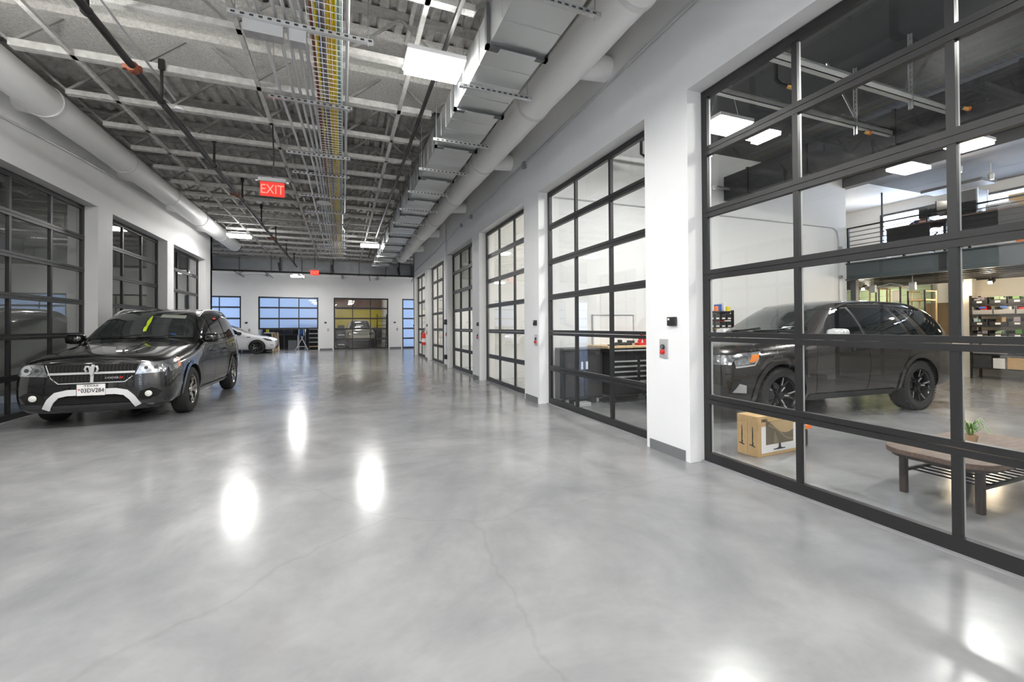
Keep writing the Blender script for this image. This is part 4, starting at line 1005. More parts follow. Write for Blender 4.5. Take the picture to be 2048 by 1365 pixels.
# ---- dark gray SUV in the bay
def gray_suv(loc, rz):
    t = thing('suv', 'dark gray SUV with black alloy wheels parked inside the bright bay', 'car', loc, rz)
    G = [
     (0.00, [(.14,0,.28),(.14,.52,.28),(.08,.64,.34),(.00,.68,.56),(.00,.68,.78),(.03,.64,.96),(.12,.40,1.05),(.15,0,1.07)]),
     (0.07, [(.08,0,.25),(.08,.68,.25),(.04,.80,.34),(.00,.84,.56),(.00,.83,.80),(.02,.78,.99),(.08,.44,1.07),(.10,0,1.09)]),
     (0.24, [(.02,0,.24),(.02,.78,.24),(.01,.89,.34),(0,.93,.56),(0,.92,.82),(0,.87,1.02),(0,.48,1.10),(0,0,1.115)]),
     (0.50, [(0,0,.24),(0,.84,.24),(0,.94,.34),(0,.965,.58),(0,.96,.86),(0,.90,1.05),(0,.50,1.13),(0,0,1.145)]),
     (0.93, [(0,0,.24),(0,.86,.24),(0,.96,.34),(0,.985,.60),(0,.975,.90),(0,.90,1.10),(0,.50,1.17),(0,0,1.185)]),
     (1.45, [(0,0,.24),(0,.84,.24),(0,.945,.34),(0,.975,.60),(0,.97,.92),(0,.87,1.13),(0,.50,1.195),(0,0,1.21)]),
     (1.60, [(0,0,.24),(0,.84,.24),(0,.94,.34),(0,.97,.60),(0,.965,.95),(0,.85,1.17),(0,.50,1.23),(0,0,1.245)]),
     (2.00, [(0,0,.24),(0,.84,.24),(0,.94,.34),(0,.965,.60),(0,.965,1.0),(0,.76,1.46),(0,.46,1.52),(0,0,1.535)]),
     (2.38, [(0,0,.24),(0,.84,.24),(0,.94,.34),(0,.965,.60),(0,.965,1.02),(0,.70,1.655),(0,.45,1.705),(0,0,1.715)]),
     (3.00, [(0,0,.24),(0,.84,.24),(0,.94,.34),(0,.965,.60),(0,.97,1.04),(0,.69,1.70),(0,.45,1.74),(0,0,1.75)]),
     (3.80, [(0,0,.24),(0,.85,.24),(0,.955,.34),(0,.985,.60),(0,.975,1.06),(0,.69,1.685),(0,.45,1.73),(0,0,1.74)]),
     (4.40, [(0,0,.28),(0,.85,.28),(0,.95,.38),(0,.975,.62),(0,.96,1.07),(0,.67,1.64),(0,.43,1.69),(0,0,1.70)]),
     (4.72, [(0,0,.32),(0,.80,.32),(0,.91,.42),(0,.935,.64),(0,.92,1.06),(.0,.63,1.55),(.02,.40,1.62),(.03,0,1.63)]),
     (4.92, [(0,0,.36),(0,.74,.36),(.02,.84,.44),(.03,.87,.64),(.0,.85,1.04),(-.08,.59,1.40),(-.10,.37,1.47),(-.10,0,1.48)]),
     (5.01, [(0,0,.42),(0,.6,.42),(.02,.70,.48),(.03,.73,.66),(0,.70,1.0),(-.12,.50,1.28),(-.14,.32,1.34),(-.14,0,1.35)])]
    me = car_shell(G, ((.93,.385,.43),(3.79,.385,.43)), M['car_gray'], .97)
    sk = Skin(me); link(me, 'body', t, 40, True)
    P, ST = sk.patch, sk.strip
    P('front', [(-.66,1.23),(.66,1.23),(.61,1.43),(.545,1.62),(0,1.65),(-.545,1.62),(-.61,1.43)], 'windshield', M['ws_glass'], t, .006)
    P('front', [(-.50,1.27),(-.36,1.27),(-.36,1.305),(-.50,1.305)], 'windshield_sticker', M['white_pl'], t, .010)
    P('rear', [(-.60,1.10),(.60,1.10),(.56,1.3),(.50,1.50),(-.50,1.50),(-.56,1.3)], 'rear_window', M['car_glass'], t, .006)
    for sd, s in (('right',1),('left',-1)):
        P(sd, [(1.78,1.10),(2.60,1.10),(2.52,1.58),(2.30,1.58),(2.02,1.38)], 'side_window', M['car_glass'], t)
        P(sd, [(2.70,1.10),(3.62,1.115),(3.42,1.60),(2.62,1.60)], 'side_window', M['car_glass'], t)
        P(sd, [(3.74,1.12),(3.92,1.14),(3.62,1.585),(3.53,1.595)], 'side_window', M['car_glass'], t)
        P(sd, [(4.12,1.15),(4.70,1.13),(4.72,1.30),(4.55,1.50),(4.0,1.58),(3.86,1.55)], 'quarter_window', M['car_glass'], t)
        ST(sd, [(1.70,1.085),(2.65,1.082),(3.70,1.098),(3.98,1.12),(3.70,1.57)], .014, 'window_trim', M['chrome'], t, .008)
        ST(sd, [(2.66,1.1),(2.57,1.60)], .05, 'pillar_trim', M['black_pl'], t, .007)
        ST(sd, [(2.63,1.1),(2.54,1.60)], .006, 'pillar_edge', M['chrome'], t, .010); ST(sd, [(2.70,1.1),(2.61,1.60)], .006, 'pillar_edge', M['chrome'], t, .010)
        for pts in ([(1.66,1.07),(1.56,.75),(1.58,.38),(2.62,.36),(2.68,.8),(2.66,1.08)],[(2.66,.36),(3.28,.36),(3.40,.65),(3.60,.95),(3.68,1.1)]): ST(sd, pts, .009, 'door_seam', M['arch'], t, .002)
        for x in (2.32,3.36): ST(sd, [(x,.97),(x+.22,.98)], .04, 'door_handle', M['car_gray'], t, .02, .028)
        ST(sd, [(1.45,.33),(3.25,.33)], .08, 'rocker_strip', M['trim'], t, .01, .012)
        for ax in (.93,3.79):
            pts = [(ax+.465*math.cos(a), .385+.465*math.sin(a)) for a in [R(-10+200*k/20) for k in range(21)]]
            ST(sd, pts, .06, 'wheel_arch_trim', M['car_gray'], t, .006, .010)
        P(sd, [(.20,.80),(.46,.84),(.60,.985),(.30,.965),(.18,.93)], 'headlight', M['lamp'], t, .009)
        P(sd, [(.38,.845),(.50,.86),(.565,.95),(.44,.94)], 'turn_lens', M['amber'], t, .012)
        ST(sd, [(.20,.785),(.46,.815),(.615,.995),(.46,.99)], .022, 'headlight_trim', M['chrome'], t, .011)
        P('front', [(s*.42,.80),(s*.86,.82),(s*.87,.94),(s*.46,.935)], 'headlight', M['lamp'], t, .010)
        P(sd, [(.14,.44),(.40,.43),(.48,.60),(.16,.61)], 'fog_lamp_recess', M['trim'], t, .006)
        P(sd, [(.17,.46),(.34,.45),(.33,.55),(.24,.575)], 'fog_lamp', M['silver'], t, .012)
        P(sd, [(4.72,.98),(4.95,.96),(4.98,1.06),(4.74,1.10)], 'tail_lamp', M['tail'], t, .010)
        roof_rail(t, sk, 2.3, 4.3, s*.66, .05, M['black_pl'])
        mirror(t, (1.90,s*.90,1.20), s, M['silver'])
        for ax in (.93,3.79): wheel(t, ax, .84, .385, .255, .262, s, 5, 'tread')
    gr = P('front', [(-.40,.70),(.40,.70),(.44,.98),(-.44,.98)], 'grille', M['trim'], t, .008)
    for z in (.76,.84,.92): ST('front', [(-.42,z),(.42,z)], .035, 'grille_bar', M['silver'], gr, .014, .006)
    P('front', [(-.55,.36),(.55,.36),(.50,.56),(-.50,.56)], 'lower_grille', M['arch'], t, .008)
    m = MB(); x0 = sk.hit('front', 0, .62)[0].x-.02; m.box(x0,x0+.006,-.152,.152,.56,.71); m.build('license_plate', M['plate'], t, local=True)
    wiper(t, sk, [(.05,1.235),(-.30,1.245),(-.56,1.30)]); wiper(t, sk, [(.55,1.235),(.25,1.245),(0,1.28)])
    ST('front', [(-.62,1.025),(0,1.065),(.62,1.025)], .01, 'hood_seam', M['arch'], t, .003)
    ST('top', [(.35,.34),(1.0,.30),(1.45,.28)], .014, 'hood_crease', M['car_gray'], t, .005, .005); ST('top', [(.35,-.34),(1.0,-.30),(1.45,-.28)], .014, 'hood_crease', M['car_gray'], t, .005, .005)
    return t
gray_suv((4.62,5.13,0), R(-2.6))

# ---- white sedan whose nose pokes out past the black crossover
def white_car(loc, rz):
    t = thing('car', 'white car with dark wheels seen past the rear of the black crossover', 'car', loc, rz)
    G = [
     (0.00, [(.12,0,.22),(.12,.52,.22),(.06,.62,.28),(.0,.66,.42),(.02,.64,.56),(.06,.58,.66),(.14,.34,.71),(.17,0,.73)]),
     (0.08, [(.06,0,.2),(.06,.66,.2),(.03,.78,.28),(.0,.81,.44),(.01,.80,.62),(.03,.74,.72),(.06,.42,.76),(.08,0,.77)]),
     (0.30, [(0,0,.19),(0,.78,.19),(0,.88,.28),(0,.91,.46),(0,.90,.70),(0,.83,.82),(0,.46,.825),(0,0,.83)]),
     (0.85, [(0,0,.19),(0,.84,.19),(0,.93,.28),(0,.955,.48),(0,.945,.80),(0,.86,.945),(0,.48,.94),(0,0,.945)]),
     (1.30, [(0,0,.19),(0,.84,.19),(0,.92,.28),(0,.945,.50),(0,.935,.86),(0,.83,1.0),(0,.50,1.03),(0,0,1.045)]),
     (1.85, [(0,0,.19),(0,.84,.19),(0,.92,.28),(0,.94,.50),(0,.93,.92),(0,.72,1.29),(0,.44,1.36),(0,0,1.38)]),
     (2.45, [(0,0,.19),(0,.84,.19),(0,.92,.28),(0,.94,.50),(0,.93,.94),(0,.62,1.53),(0,.40,1.59),(0,0,1.61)]),
     (3.10, [(0,0,.19),(0,.84,.19),(0,.92,.28),(0,.94,.50),(0,.93,.97),(0,.62,1.53),(0,.40,1.60),(0,0,1.62)]),
     (3.74, [(0,0,.2),(0,.84,.2),(0,.94,.30),(0,.96,.52),(0,.94,1.0),(0,.62,1.42),(0,.40,1.49),(0,0,1.51)]),
     (4.35, [(0,0,.26),(0,.80,.26),(0,.90,.36),(0,.92,.56),(0,.88,1.0),(0,.60,1.21),(0,.40,1.25),(0,0,1.27)]),
     (4.70, [(0,0,.34),(0,.66,.34),(0,.78,.42),(0,.80,.60),(0,.76,.96),(-.04,.54,1.08),(-.06,.36,1.11),(-.06,0,1.12)])]
    me = car_shell(G, ((.85,.35,.385),(3.74,.35,.385)), M['car_white'], .94)
    sk = Skin(me); link(me, 'body', t, 40, True); P, ST = sk.patch, sk.strip
    P('front', [(-.66,1.07),(.66,1.07),(.55,1.40),(.46,1.53),(0,1.57),(-.46,1.53),(-.55,1.40)], 'windshield', M['ws_glass'], t)
    for sd, s in (('right',1),('left',-1)):
        P(sd, [(1.55,1.0),(2.55,1.02),(2.55,1.46),(2.35,1.46),(1.9,1.25)], 'side_window', M['car_glass'], t)
        P(sd, [(2.63,1.02),(3.5,1.05),(3.35,1.42),(2.63,1.47)], 'side_window', M['car_glass'], t)
        P(sd, [(.18,.64),(.42,.68),(.62,.80),(.50,.80),(.22,.72)], 'headlight', M['trim'], t, .008)
        ST(sd, [(.12,.44),(.26,.45)], .022, 'marker_slot', M['trim'], t, .008)
        ST(sd, [(1.15,.86),(1.30,.87)], .03, 'fender_camera', M['trim'], t, .01, .012)
        for ax in (.85,3.74):
            pts = [(ax+.41*math.cos(a), .35+.41*math.sin(a)) for a in [R(-15+210*k/20) for k in range(21)]]
            ST(sd, pts, .055, 'wheel_arch_trim', M['trim'], t, .006, .008); wheel(t, ax, .83, .35, .24, .245, s, 10, 'dark')
        mirror(t, (1.62,s*.90,1.05), s, M['black_pl'])
    P('front', [(-.5,.25),(.5,.25),(.46,.36),(-.46,.36)], 'lower_intake', M['trim'], t)
    return t
white_car((-3.22,26.32,0), R(180))

# ---- champagne pickup in the yellow walled bay
def pickup(loc, rz):
    t = thing('pickup', 'champagne colored pickup seen head on behind the clear back wall door', 'pickup truck', loc, rz)
    G = [
     (0.00, [(.04,0,.46),(.04,.70,.46),(.0,.76,.52),(.0,.78,.66),(.05,.78,.80),(.06,.76,1.02),(.10,.40,1.10),(.10,0,1.11)]),
     (0.10, [(.0,0,.44),(.0,.80,.44),(.0,.88,.52),(.0,.90,.68),(.0,.90,.86),(.0,.86,1.06),(.0,.46,1.14),(.0,0,1.15)]),
     (0.90, [(0,0,.44),(0,.84,.44),(0,.93,.52),(0,.96,.72),(0,.95,.95),(0,.88,1.14),(0,.48,1.20),(0,0,1.22)]),
     (1.45, [(0,0,.44),(0,.84,.44),(0,.93,.52),(0,.95,.72),(0,.95,1.0),(0,.86,1.18),(0,.48,1.24),(0,0,1.26)]),
     (1.75, [(0,0,.44),(0,.84,.44),(0,.93,.52),(0,.95,.72),(0,.95,1.06),(0,.76,1.46),(0,.46,1.52),(0,0,1.54)]),
     (2.15, [(0,0,.44),(0,.84,.44),(0,.93,.52),(0,.95,.72),(0,.95,1.1),(0,.68,1.80),(0,.44,1.85),(0,0,1.87)]),
     (3.20, [(0,0,.44),(0,.84,.44),(0,.93,.52),(0,.95,.72),(0,.95,1.1),(0,.68,1.82),(0,.44,1.87),(0,0,1.89)]),
     (3.70, [(0,0,.44),(0,.84,.44),(0,.93,.52),(0,.95,.72),(0,.95,1.1),(0,.68,1.70),(0,.44,1.75),(0,0,1.77)]),
     (3.80, [(0,0,.44),(0,.84,.44),(0,.93,.52),(0,.95,.72),(0,.95,1.02),(0,.86,1.14),(0,.44,1.15),(0,0,1.15)]),
     (5.30, [(0,0,.46),(0,.84,.46),(0,.93,.54),(0,.95,.74),(0,.95,1.0),(0,.86,1.14),(0,.44,1.15),(0,0,1.15)])]
    me = car_shell(G, ((.9,.39,.44),(4.3,.39,.44)), M['car_tan'], .95)
    sk = Skin(me); link(me, 'body', t, 40, True); P, ST = sk.patch, sk.strip
    P('front', [(-.68,1.28),(.68,1.28),(.60,1.55),(.54,1.76),(0,1.79),(-.54,1.76),(-.60,1.55)], 'windshield', M['ws_glass'], t)
    P('front', [(-.12,1.68),(.12,1.68),(.12,1.77),(-.12,1.77)], 'rear_view_mirror', M['black_pl'], t, .012)
    P('front', [(-.25,1.40),(.25,1.40),(.22,1.50),(-.22,1.50)], 'dash_paper', M['white_pl'], t, .010)  # plain white patch on the windshield
    gr = P('front', [(-.45,.78),(.45,.78),(.48,1.0),(-.48,1.0)], 'grille', M['trim'], t)
    for z in (.82,.90,.97): ST('front', [(-.46,z),(.46,z)], .04, 'grille_bar', M['car_tan'], gr, .014, .005)
    for s, sd in ((1,'right'),(-1,'left')):
        P('front', [(s*.50,.82),(s*.80,.82),(s*.80,.98),(s*.52,.98)], 'headlight', M['lamp'], t, .010)
        P(sd, [(1.95,1.15),(2.75,1.15),(2.75,1.70),(2.3,1.70)], 'side_window', M['car_glass'], t)
        P(sd, [(2.85,1.15),(3.5,1.15),(3.45,1.68),(2.85,1.70)], 'side_window', M['car_glass'], t)
        mirror(t, (1.95,s*.92,1.25), s, M['car_tan'])
        for ax in (.9,4.3): wheel(t, ax, .84, .39, .25, .22, s, 5, 'gray')
    ST('front', [(-.78,.60),(.78,.60)], .16, 'front_bumper', M['car_tan'], t, .02, .06)
    P('front', [(-.5,.48),(.5,.48),(.5,.52),(-.5,.52)], 'lower_strip', M['white_pl'], t, .03)
    return t
pickup((1.12,30.3,0), R(90))
# ------------------------------------------------------------------ fittings of the big bay
def simple(name, label, cat, mb, mat, group=None, smooth=None, bevel=0):
    return tag(mb.build(name, mat, smooth=smooth, bevel=bevel), label, cat, group)
# horizontal door tracks with perforated hangers
for y, x1, lab, hx in ((3.93,7.75,'pale door track rail nearer the white partition, reaching into the bay',6.75),(3.22,7.7,'pale door track rail crossing the upper panes nearer the pier',6.6)):
    t = thing('door_track', lab, 'door track', (4,y,4.2))
    m = MB(); m.box(3.5,x1,y-.02,y-.012,4.13,4.20); m.box(3.5,x1,y-.02,y+.045,4.195,4.203); m.box(3.5,x1,y-.02,y+.045,4.13,4.138); m.build('rail', M['bead'], t)
    m = MB(); m.box(3.5,x1,y+.045,y+.052,4.16,4.26); m.box(3.5,x1,y+.02,y+.052,4.253,4.26); m.build('stiffening_angle', M['galv'], t)
    m = MB(); m.bar((hx,y,4.02),(hx,y,4.96),.05,.012); m.bar((hx,y-.01,4.02),(hx,y-.01,4.96),.01,.05)
    for k in range(14): m.box(hx-.012,hx+.012,y-.0165,y-.0145,4.1+k*.06,4.125+k*.06,1)
    m.build('perforated_hanger', [M['galv'], M['trim']], t)
    m = MB(); m.bar((hx+.02,y,4.25),(hx+.62 if y < 3.5 else hx-.5,y+.05,4.96),.045,.01,up=(0,1,0)); m.build('perforated_brace', M['galv'], t)
for x, y, lab in ((4.75,3.6,'brass tipped sprinkler drop beside the first track rail'),(7.35,3.15,'brass tipped sprinkler drop at the end of the track rail'),(6.95,4.05,'brass tipped sprinkler drop under the partition side rail')):
    t = thing('sprinkler_drop', lab, 'sprinkler', (x,y,4.1)); m = MB(); m.tube([(x,y,4.98),(x,y,4.22),(x+.02,y-.05,4.14),(x+.07,y-.08,4.12)], .022, 8); m.build('pipe', M['pipe_black'], t, smooth=40)
    m = MB(); m.tube([(x+.07,y-.08,4.12),(x+.13,y-.10,4.11)], [.022,.03], 8); m.build('brass_head', M['brass'], t, smooth=40)
    m = MB(); m.lathe([(.03,-.012),(.03,.012)], (x+.15,y-.105,4.108), 'x', 10); m.build('cap', M['orange'], t)
t = thing('bay_duct', 'large black rectangular duct near the white partition ceiling', 'duct', (7.9,5,4.0))
m = MB(); m.box(7.6,8.2,2.0,6.98,4.0,4.5); m.build('duct_body', M['black_ceiling'], t)
m = MB()
for yy in (2.6,3.9,5.2,6.4): m.box(7.58,8.22,yy-.02,yy+.02,3.98,4.52)
m.build('flange', M['black_metal'], t)
m = MB(); m.tube([(8.9,1.0,4.75),(8.9,6.9,4.75)], .17, 16); simple('black_round_duct','black round duct under the black deck, past the rectangular one','duct',m,M['black_ceiling'],smooth=40)
t = thing('partition_pipe', 'short silver pipe with a white sensor on the partition near its duct end', 'pipe', (7.3,6.85,4.2))
m = MB(); m.tube([(7.25,6.85,4.22),(7.75,6.85,4.2)], .03, 10); m.build('pipe', M['galv'], t, smooth=40); m = MB(); m.lathe([(.0,-.03),(.06,-.03),(.05,.03),(0,.03)], (7.25,6.88,4.22), 'y', 14); m.build('sensor', M['white_pl'], t)
wall_conduit('thin conduit across the white partition bending down at its end', [(3.47,6.985,3.666),(5.2,6.985,3.67),(11.1,6.985,3.687),(11.25,6.985,3.62),(11.32,6.985,3.4),(11.32,6.985,1.2)], ((11.32,6.95,3.2,.03),(11.32,6.95,2.5,.03)), .013)
# sprinkler run seen through the upper panes of the white walled door
t = thing('bay_pipe', 'white pipe high on the partition with a black elbow drop', 'pipe', (4.6,6.8,4.3))
m = MB(); m.tube([(3.5,6.82,4.5),(6.2,6.82,4.5)], .05, 12); m.build('pipe', M['wrap'], t, smooth=40)
m = MB(); m.tube([(4.85,6.2,4.95),(4.85,6.2,4.33),(4.88,6.15,4.28),(4.95,6.12,4.28)], .025, 8); m.build('elbow_drop', M['pipe_black'], t, smooth=40)
m = MB(); m.tube([(4.95,6.12,4.28),(5.02,6.1,4.29)], [.024,.03], 8); m.build('brass_head', M['brass'], t)

# whiteboard, cabinet and tool chest along the partition
t = thing('whiteboard', 'thin framed whiteboard on the partition above the tool chest', 'whiteboard', (4.78,6.98,1.25))
m = MB(); m.box(4.33,5.23,6.975,6.998,.96,1.54); m.build('board', pbr('whiteboard_face', (.84,.84,.84), .2), t)
m = MB()
for (a,b,c,d) in ((4.32,5.24,1.535,1.55),(4.32,5.24,.95,.965),(4.32,4.335,.95,1.55),(5.225,5.24,.95,1.55)): m.box(a,b,6.965,6.998,c,d)
m.build('frame', M['galv'], t)
t = thing('steel_cabinet', 'dull black two door steel cabinet left of the tool chest', 'cabinet', (3.85,6.7,0))
m = MB(); m.box(3.47,4.22,6.50,6.96,.10,.93); m.build('body', M['black_metal'], t, bevel=.006)
m = MB(); m.box(3.465,4.23,6.48,6.97,.93,.955); m.build('top', pbr('dark_gray_top', (.10,.10,.10), .5), t)
for a, b, hx in ((3.485,3.84,3.80),(3.855,4.205,3.895)):
    m = MB(); m.box(a,b,6.485,6.50,.14,.90); d = m.build('door', pbr('satin_black_door', (.03,.03,.031), .3), t, bevel=.004)
    m = MB(); m.box(hx-.018,hx+.018,6.465,6.487,.60,.73); m.build('handle', M['white_pl'], d, bevel=.004)
for x in (3.55,4.14):
    for y in (6.56,6.9):
        m = MB(); m.lathe([(.0,-.018),(.045,-.018),(.05,0),(.045,.018),(0,.018)], (x,y,.05), 'x', 16); m.bar((x,y,.05),(x,y,.12),.05,.03); m.build('caster', M['galv'], t)
t = thing('tool_chest', 'black rolling tool chest with silver drawer pulls and a wooden worktop', 'tool chest', (5.2,6.5,0))
m = MB(); m.box(4.29,5.5,6.35,6.90,.13,.945); m.build('body', M['black_metal'], t, bevel=.005)
m = MB(); m.box(4.2,5.56,6.30,6.95,.95,.99); m.build('worktop', M['wood'], t, bevel=.006)
for k, (z0, z1) in enumerate(((.86,.93),(.66,.74),(.57,.65),(.48,.56),(.39,.47),(.16,.38))):
    for (a, b) in (((4.32,4.83),(4.88,5.47)) if k else ((4.32,5.47),)):
        m = MB(); m.box(a,b,6.335,6.35,z0,z1); d = m.build('drawer', M['black_pl'], t)
        m = MB(); m.box(a+.01,b-.01,6.318,6.337,z1-.032,z1-.006); m.build('pull', M['bead'], d)
for x in (4.37,5.42):
    for y in (6.42,6.85):
        m = MB(); m.lathe([(.0,-.02),(.055,-.02),(.062,0),(.055,.02),(0,.02)], (x,y,.062), 'x', 16); m.bar((x,y,.06),(x,y,.14),.06,.03); m.build('caster', M['galv'], t)
m = MB(); m.box(4.58,4.86,6.5,6.66,.99,1.04); m.box(4.60,4.66,6.52,6.6,1.04,1.09); m.bar((4.78,6.56,1.05),(4.90,6.5,1.05),.05,.05); simple('power_drill','dark power tool lying on the wooden worktop','tool',m,M['trim'],bevel=.012)
m = MB(); m.box(4.36,4.5,6.45,6.55,.99,1.01); simple('tool_tray','small flat black tray on the wooden worktop','tray',m,M['black_pl'],bevel=.004)
t = thing('red_vise','red tool stand on the wooden worktop','tool',(5.05,6.5,.99)); m = MB(); m.box(4.95,5.17,6.43,6.57,.99,1.03); m.bar((5.0,6.5,1.03),(5.08,6.5,1.2),.05,.05); m.bar((5.14,6.5,1.03),(5.10,6.5,1.15),.04,.05); m.build('stand', M['red'], t, bevel=.006); m = MB(); m.box(5.05,5.12,6.47,6.53,1.15,1.23); m.build('jaw', M['orange'], t, bevel=.006)
m = MB(); m.box(3.62,3.86,6.28,6.44,0,.07); simple('floor_strip_box','pale flat box on the floor before the black cabinet','box',m,M['silver'],bevel=.01)

# monitor cartons on the floor just inside the glass
FA2 = Matrix(((1,0,0,0),(0,0,-1,0),(0,1,0,0),(0,0,0,1)))                 # artwork facing -y
FL2 = Matrix(((0,0,-1,0),(-1,0,0,0),(0,1,0,0),(0,0,0,1)))               # artwork facing -x
m_pic = pbr('print_olive', (.16,.13,.085), .6); m_pic2 = pbr('print_tan', (.50,.36,.19), .6); m_pic3 = pbr('print_mid', (.26,.21,.13), .6)
def carton(loc, rz, label, front):
    t = thing('monitor_carton', label, 'cardboard box', loc, rz, 'monitor cartons by the glass')
    W, D, H_ = .66, .118, .41
    m = MB(); m.box(0,W,0,D,0,H_); m.build('carton', M['card'], t, local=True, bevel=.004)
    m = MB(); m.box(.0,W,D*.5-.002,D*.5+.002,H_,H_+.0008); m.build('tape', pbr('carton_tape', (.66,.50,.28), .4), t, local=True)
    T = Matrix.Translation((-.0012,D*.5,.20)) @ FL2                      # side profile of a screen on its stand
    m = MB(); m.prism([(-.006,-.07),(.004,-.07),(.008,.02),(.003,.10),(-.003,.10)], 0, .001, 0, T); m.prism([(-.035,-.09),(.03,-.105),(.03,-.098),(.006,-.085),(.012,-.06),(-.004,-.06),(-.006,-.085),(-.035,-.082)], 0, .001, 0, T); m.build('printed_profile', M['ink'], t, local=True)
    if front:
        T = Matrix.Translation((W/2,-.0012,H_/2)) @ FA2
        m = MB(); m.prism([(-.28,-.17),(.32,-.17),(.32,.10),(-.28,.10)], 0, .001, 0, T); m.build('white_panel', M['plate'], t, local=True)
        T = Matrix.Translation((W/2,-.0026,H_/2)) @ FA2
        m = MB(); m.prism([(-.215,-.09),(.215,-.09),(.215,.145),(-.215,.145)], 0, .001, 0, T); pc = m.build('printed_screen', m_pic, t, local=True)
        T = Matrix.Translation((W/2,-.0038,H_/2)) @ FA2
        m = MB(); top = [(-.16+.375*k/12, .14-.10*math.sin(PI*k/24)**1.2-.05*math.sin(PI*k/12)) for k in range(13)]
        m.prism([(.21,.142),(-.16,.142)]+top, 0, .001, 0, T); m.build('printed_wave', m_pic2, pc, local=True)
        m = MB(); m.prism([(-.13,-.088)]+[(-.10+.02*k/4,-.088+.13*math.sin(PI*k/8)) for k in range(5)]+[(-.04,-.03),(-.02,-.088)], 0, .001, 0, T); m.prism([(-.18,.10),(-.05,.05),(.10,-.05),(.21,-.075),(.21,-.06),(.09,-.03),(-.05,.075),(-.17,.12)], 0, .001, 0, T); m.build('printed_wave', m_pic3, pc, local=True)
        m = MB(); m.prism([(-.02,-.135),(.015,-.135),(.012,-.09),(-.017,-.09)], 0, .001, 0, T); m.prism([(-.10,-.150),(.08,-.150),(.085,-.140),(.04,-.138),(.015,-.128),(-.02,-.128),(-.05,-.138),(-.10,-.14)], 0, .001, 0, T); m.build('printed_stand', M['trim'], pc, local=True)
        text_on('DELL', .042, Matrix.Translation((.10,-.002,H_-.045)) @ FA2, M['ink'], t, 'lettering', True)
    return t
carton((3.90,3.195,0), R(3), 'cardboard monitor carton facing the glass, printed with a screen picture', True)
carton((3.893,3.316,0), R(3), 'cardboard monitor carton standing behind the printed one, showing its end', False)
t = thing('tool_bag', 'small black bag with an orange tag half hidden behind the door mullion', 'bag', (4.72,3.33,0))
m = MB(); m.box(4.60,4.78,3.28,3.44,0,.20); m.build('bag', M['black_pl'], t, bevel=.03); m = MB(); m.box(4.64,4.80,3.26,3.30,.20,.245); m.build('tag', M['orange'], t, bevel=.006)
m = MB(); m.tube([(4.64,3.36,.19),(4.66,3.36,.27),(4.74,3.36,.27),(4.76,3.36,.19)], .01, 8); m.build('handle', M['black_pl'], t)

# coffee table with slatted shelf
t = thing('coffee_table', 'low dark wood coffee table with rounded ends and a slatted shelf', 'table', (4.66,1.89,0))
def rrect(x0,x1,y0,y1,r,n=8):
    P = []
    for cx_, cy_, a0 in ((x1-r,y1-r,0),(x0+r,y1-r,90),(x0+r,y0+r,180),(x1-r,y0+r,270)):
        P += [(cx_+r*math.cos(R(a0+90*k/n)), cy_+r*math.sin(R(a0+90*k/n))) for k in range(n+1)]
    return P
m = MB(); m.prism(rrect(4.0,5.32,1.56,2.22,.20), .335, .375); m.build('table_top', M['dkwood'], t, bevel=.006)
m = MB(); m.prism(rrect(4.03,5.29,1.59,2.19,.18), .31, .337); m.build('apron', M['leg'], t)
for x, y in ((4.19,2.12),(4.19,1.67),(5.13,2.12),(5.13,1.67)):
    m = MB(); m.prism(rrect(x-.024,x+.024,y-.024,y+.024,.012,3), 0, .32); m.build('leg', M['leg'], t)
for y in (1.67,2.12):
    m = MB(); m.box(4.19,5.13,y-.012,y+.012,.165,.185); m.build('shelf_rail', M['black_metal'], t)
for k in range(10):
    x = 4.26+k*.09; m = MB(); m.tube([(x,1.67,.18),(x,2.12,.18)], .007, 8); m.build('shelf_slat', M['black_metal'], t)
t = thing('spider_plant', 'small green spider plant in a tan pot on the coffee table', 'potted plant', (4.70,1.93,.375))
px_, py_, pz_ = 4.70, 1.93, .375
m = MB(); m.lathe([(0,0),(.035,0),(.05,.075),(.046,.075),(.042,.06),(0,.06)], (px_,py_,pz_), 'z', 20); m.build('pot', pbr('tan_pot', (.62,.42,.25), .6), t, smooth=40)
random.seed(3); m = MB()
for k in range(26):
    a = random.uniform(0,2*PI); L = random.uniform(.08,.15); hh = random.uniform(.08,.17); pts = []; ws = []
    for q in range(8):
        u = q/7; r_ = L*u; z = pz_+.06+hh*math.sin(u*PI*.72)*1.0-.04*u*u; c = Vector((px_+math.cos(a)*r_, py_+math.sin(a)*r_, z)); n = Vector((-math.sin(a),math.cos(a),0))*(.006*(1-u)**.6+.0008)
        pts += [c-n, c+n+Vector((0,0,.002))]
    o = len(m.v); m.v += [tuple(p) for p in pts]
    for q in range(7): m.f.append((o+2*q,o+2*q+1,o+2*q+3,o+2*q+2)); m.m.append(k % 2)
m.build('foliage', [M['leaf'], pbr('pale_leaf', (.30,.42,.12), .5)], t, recalc=False)

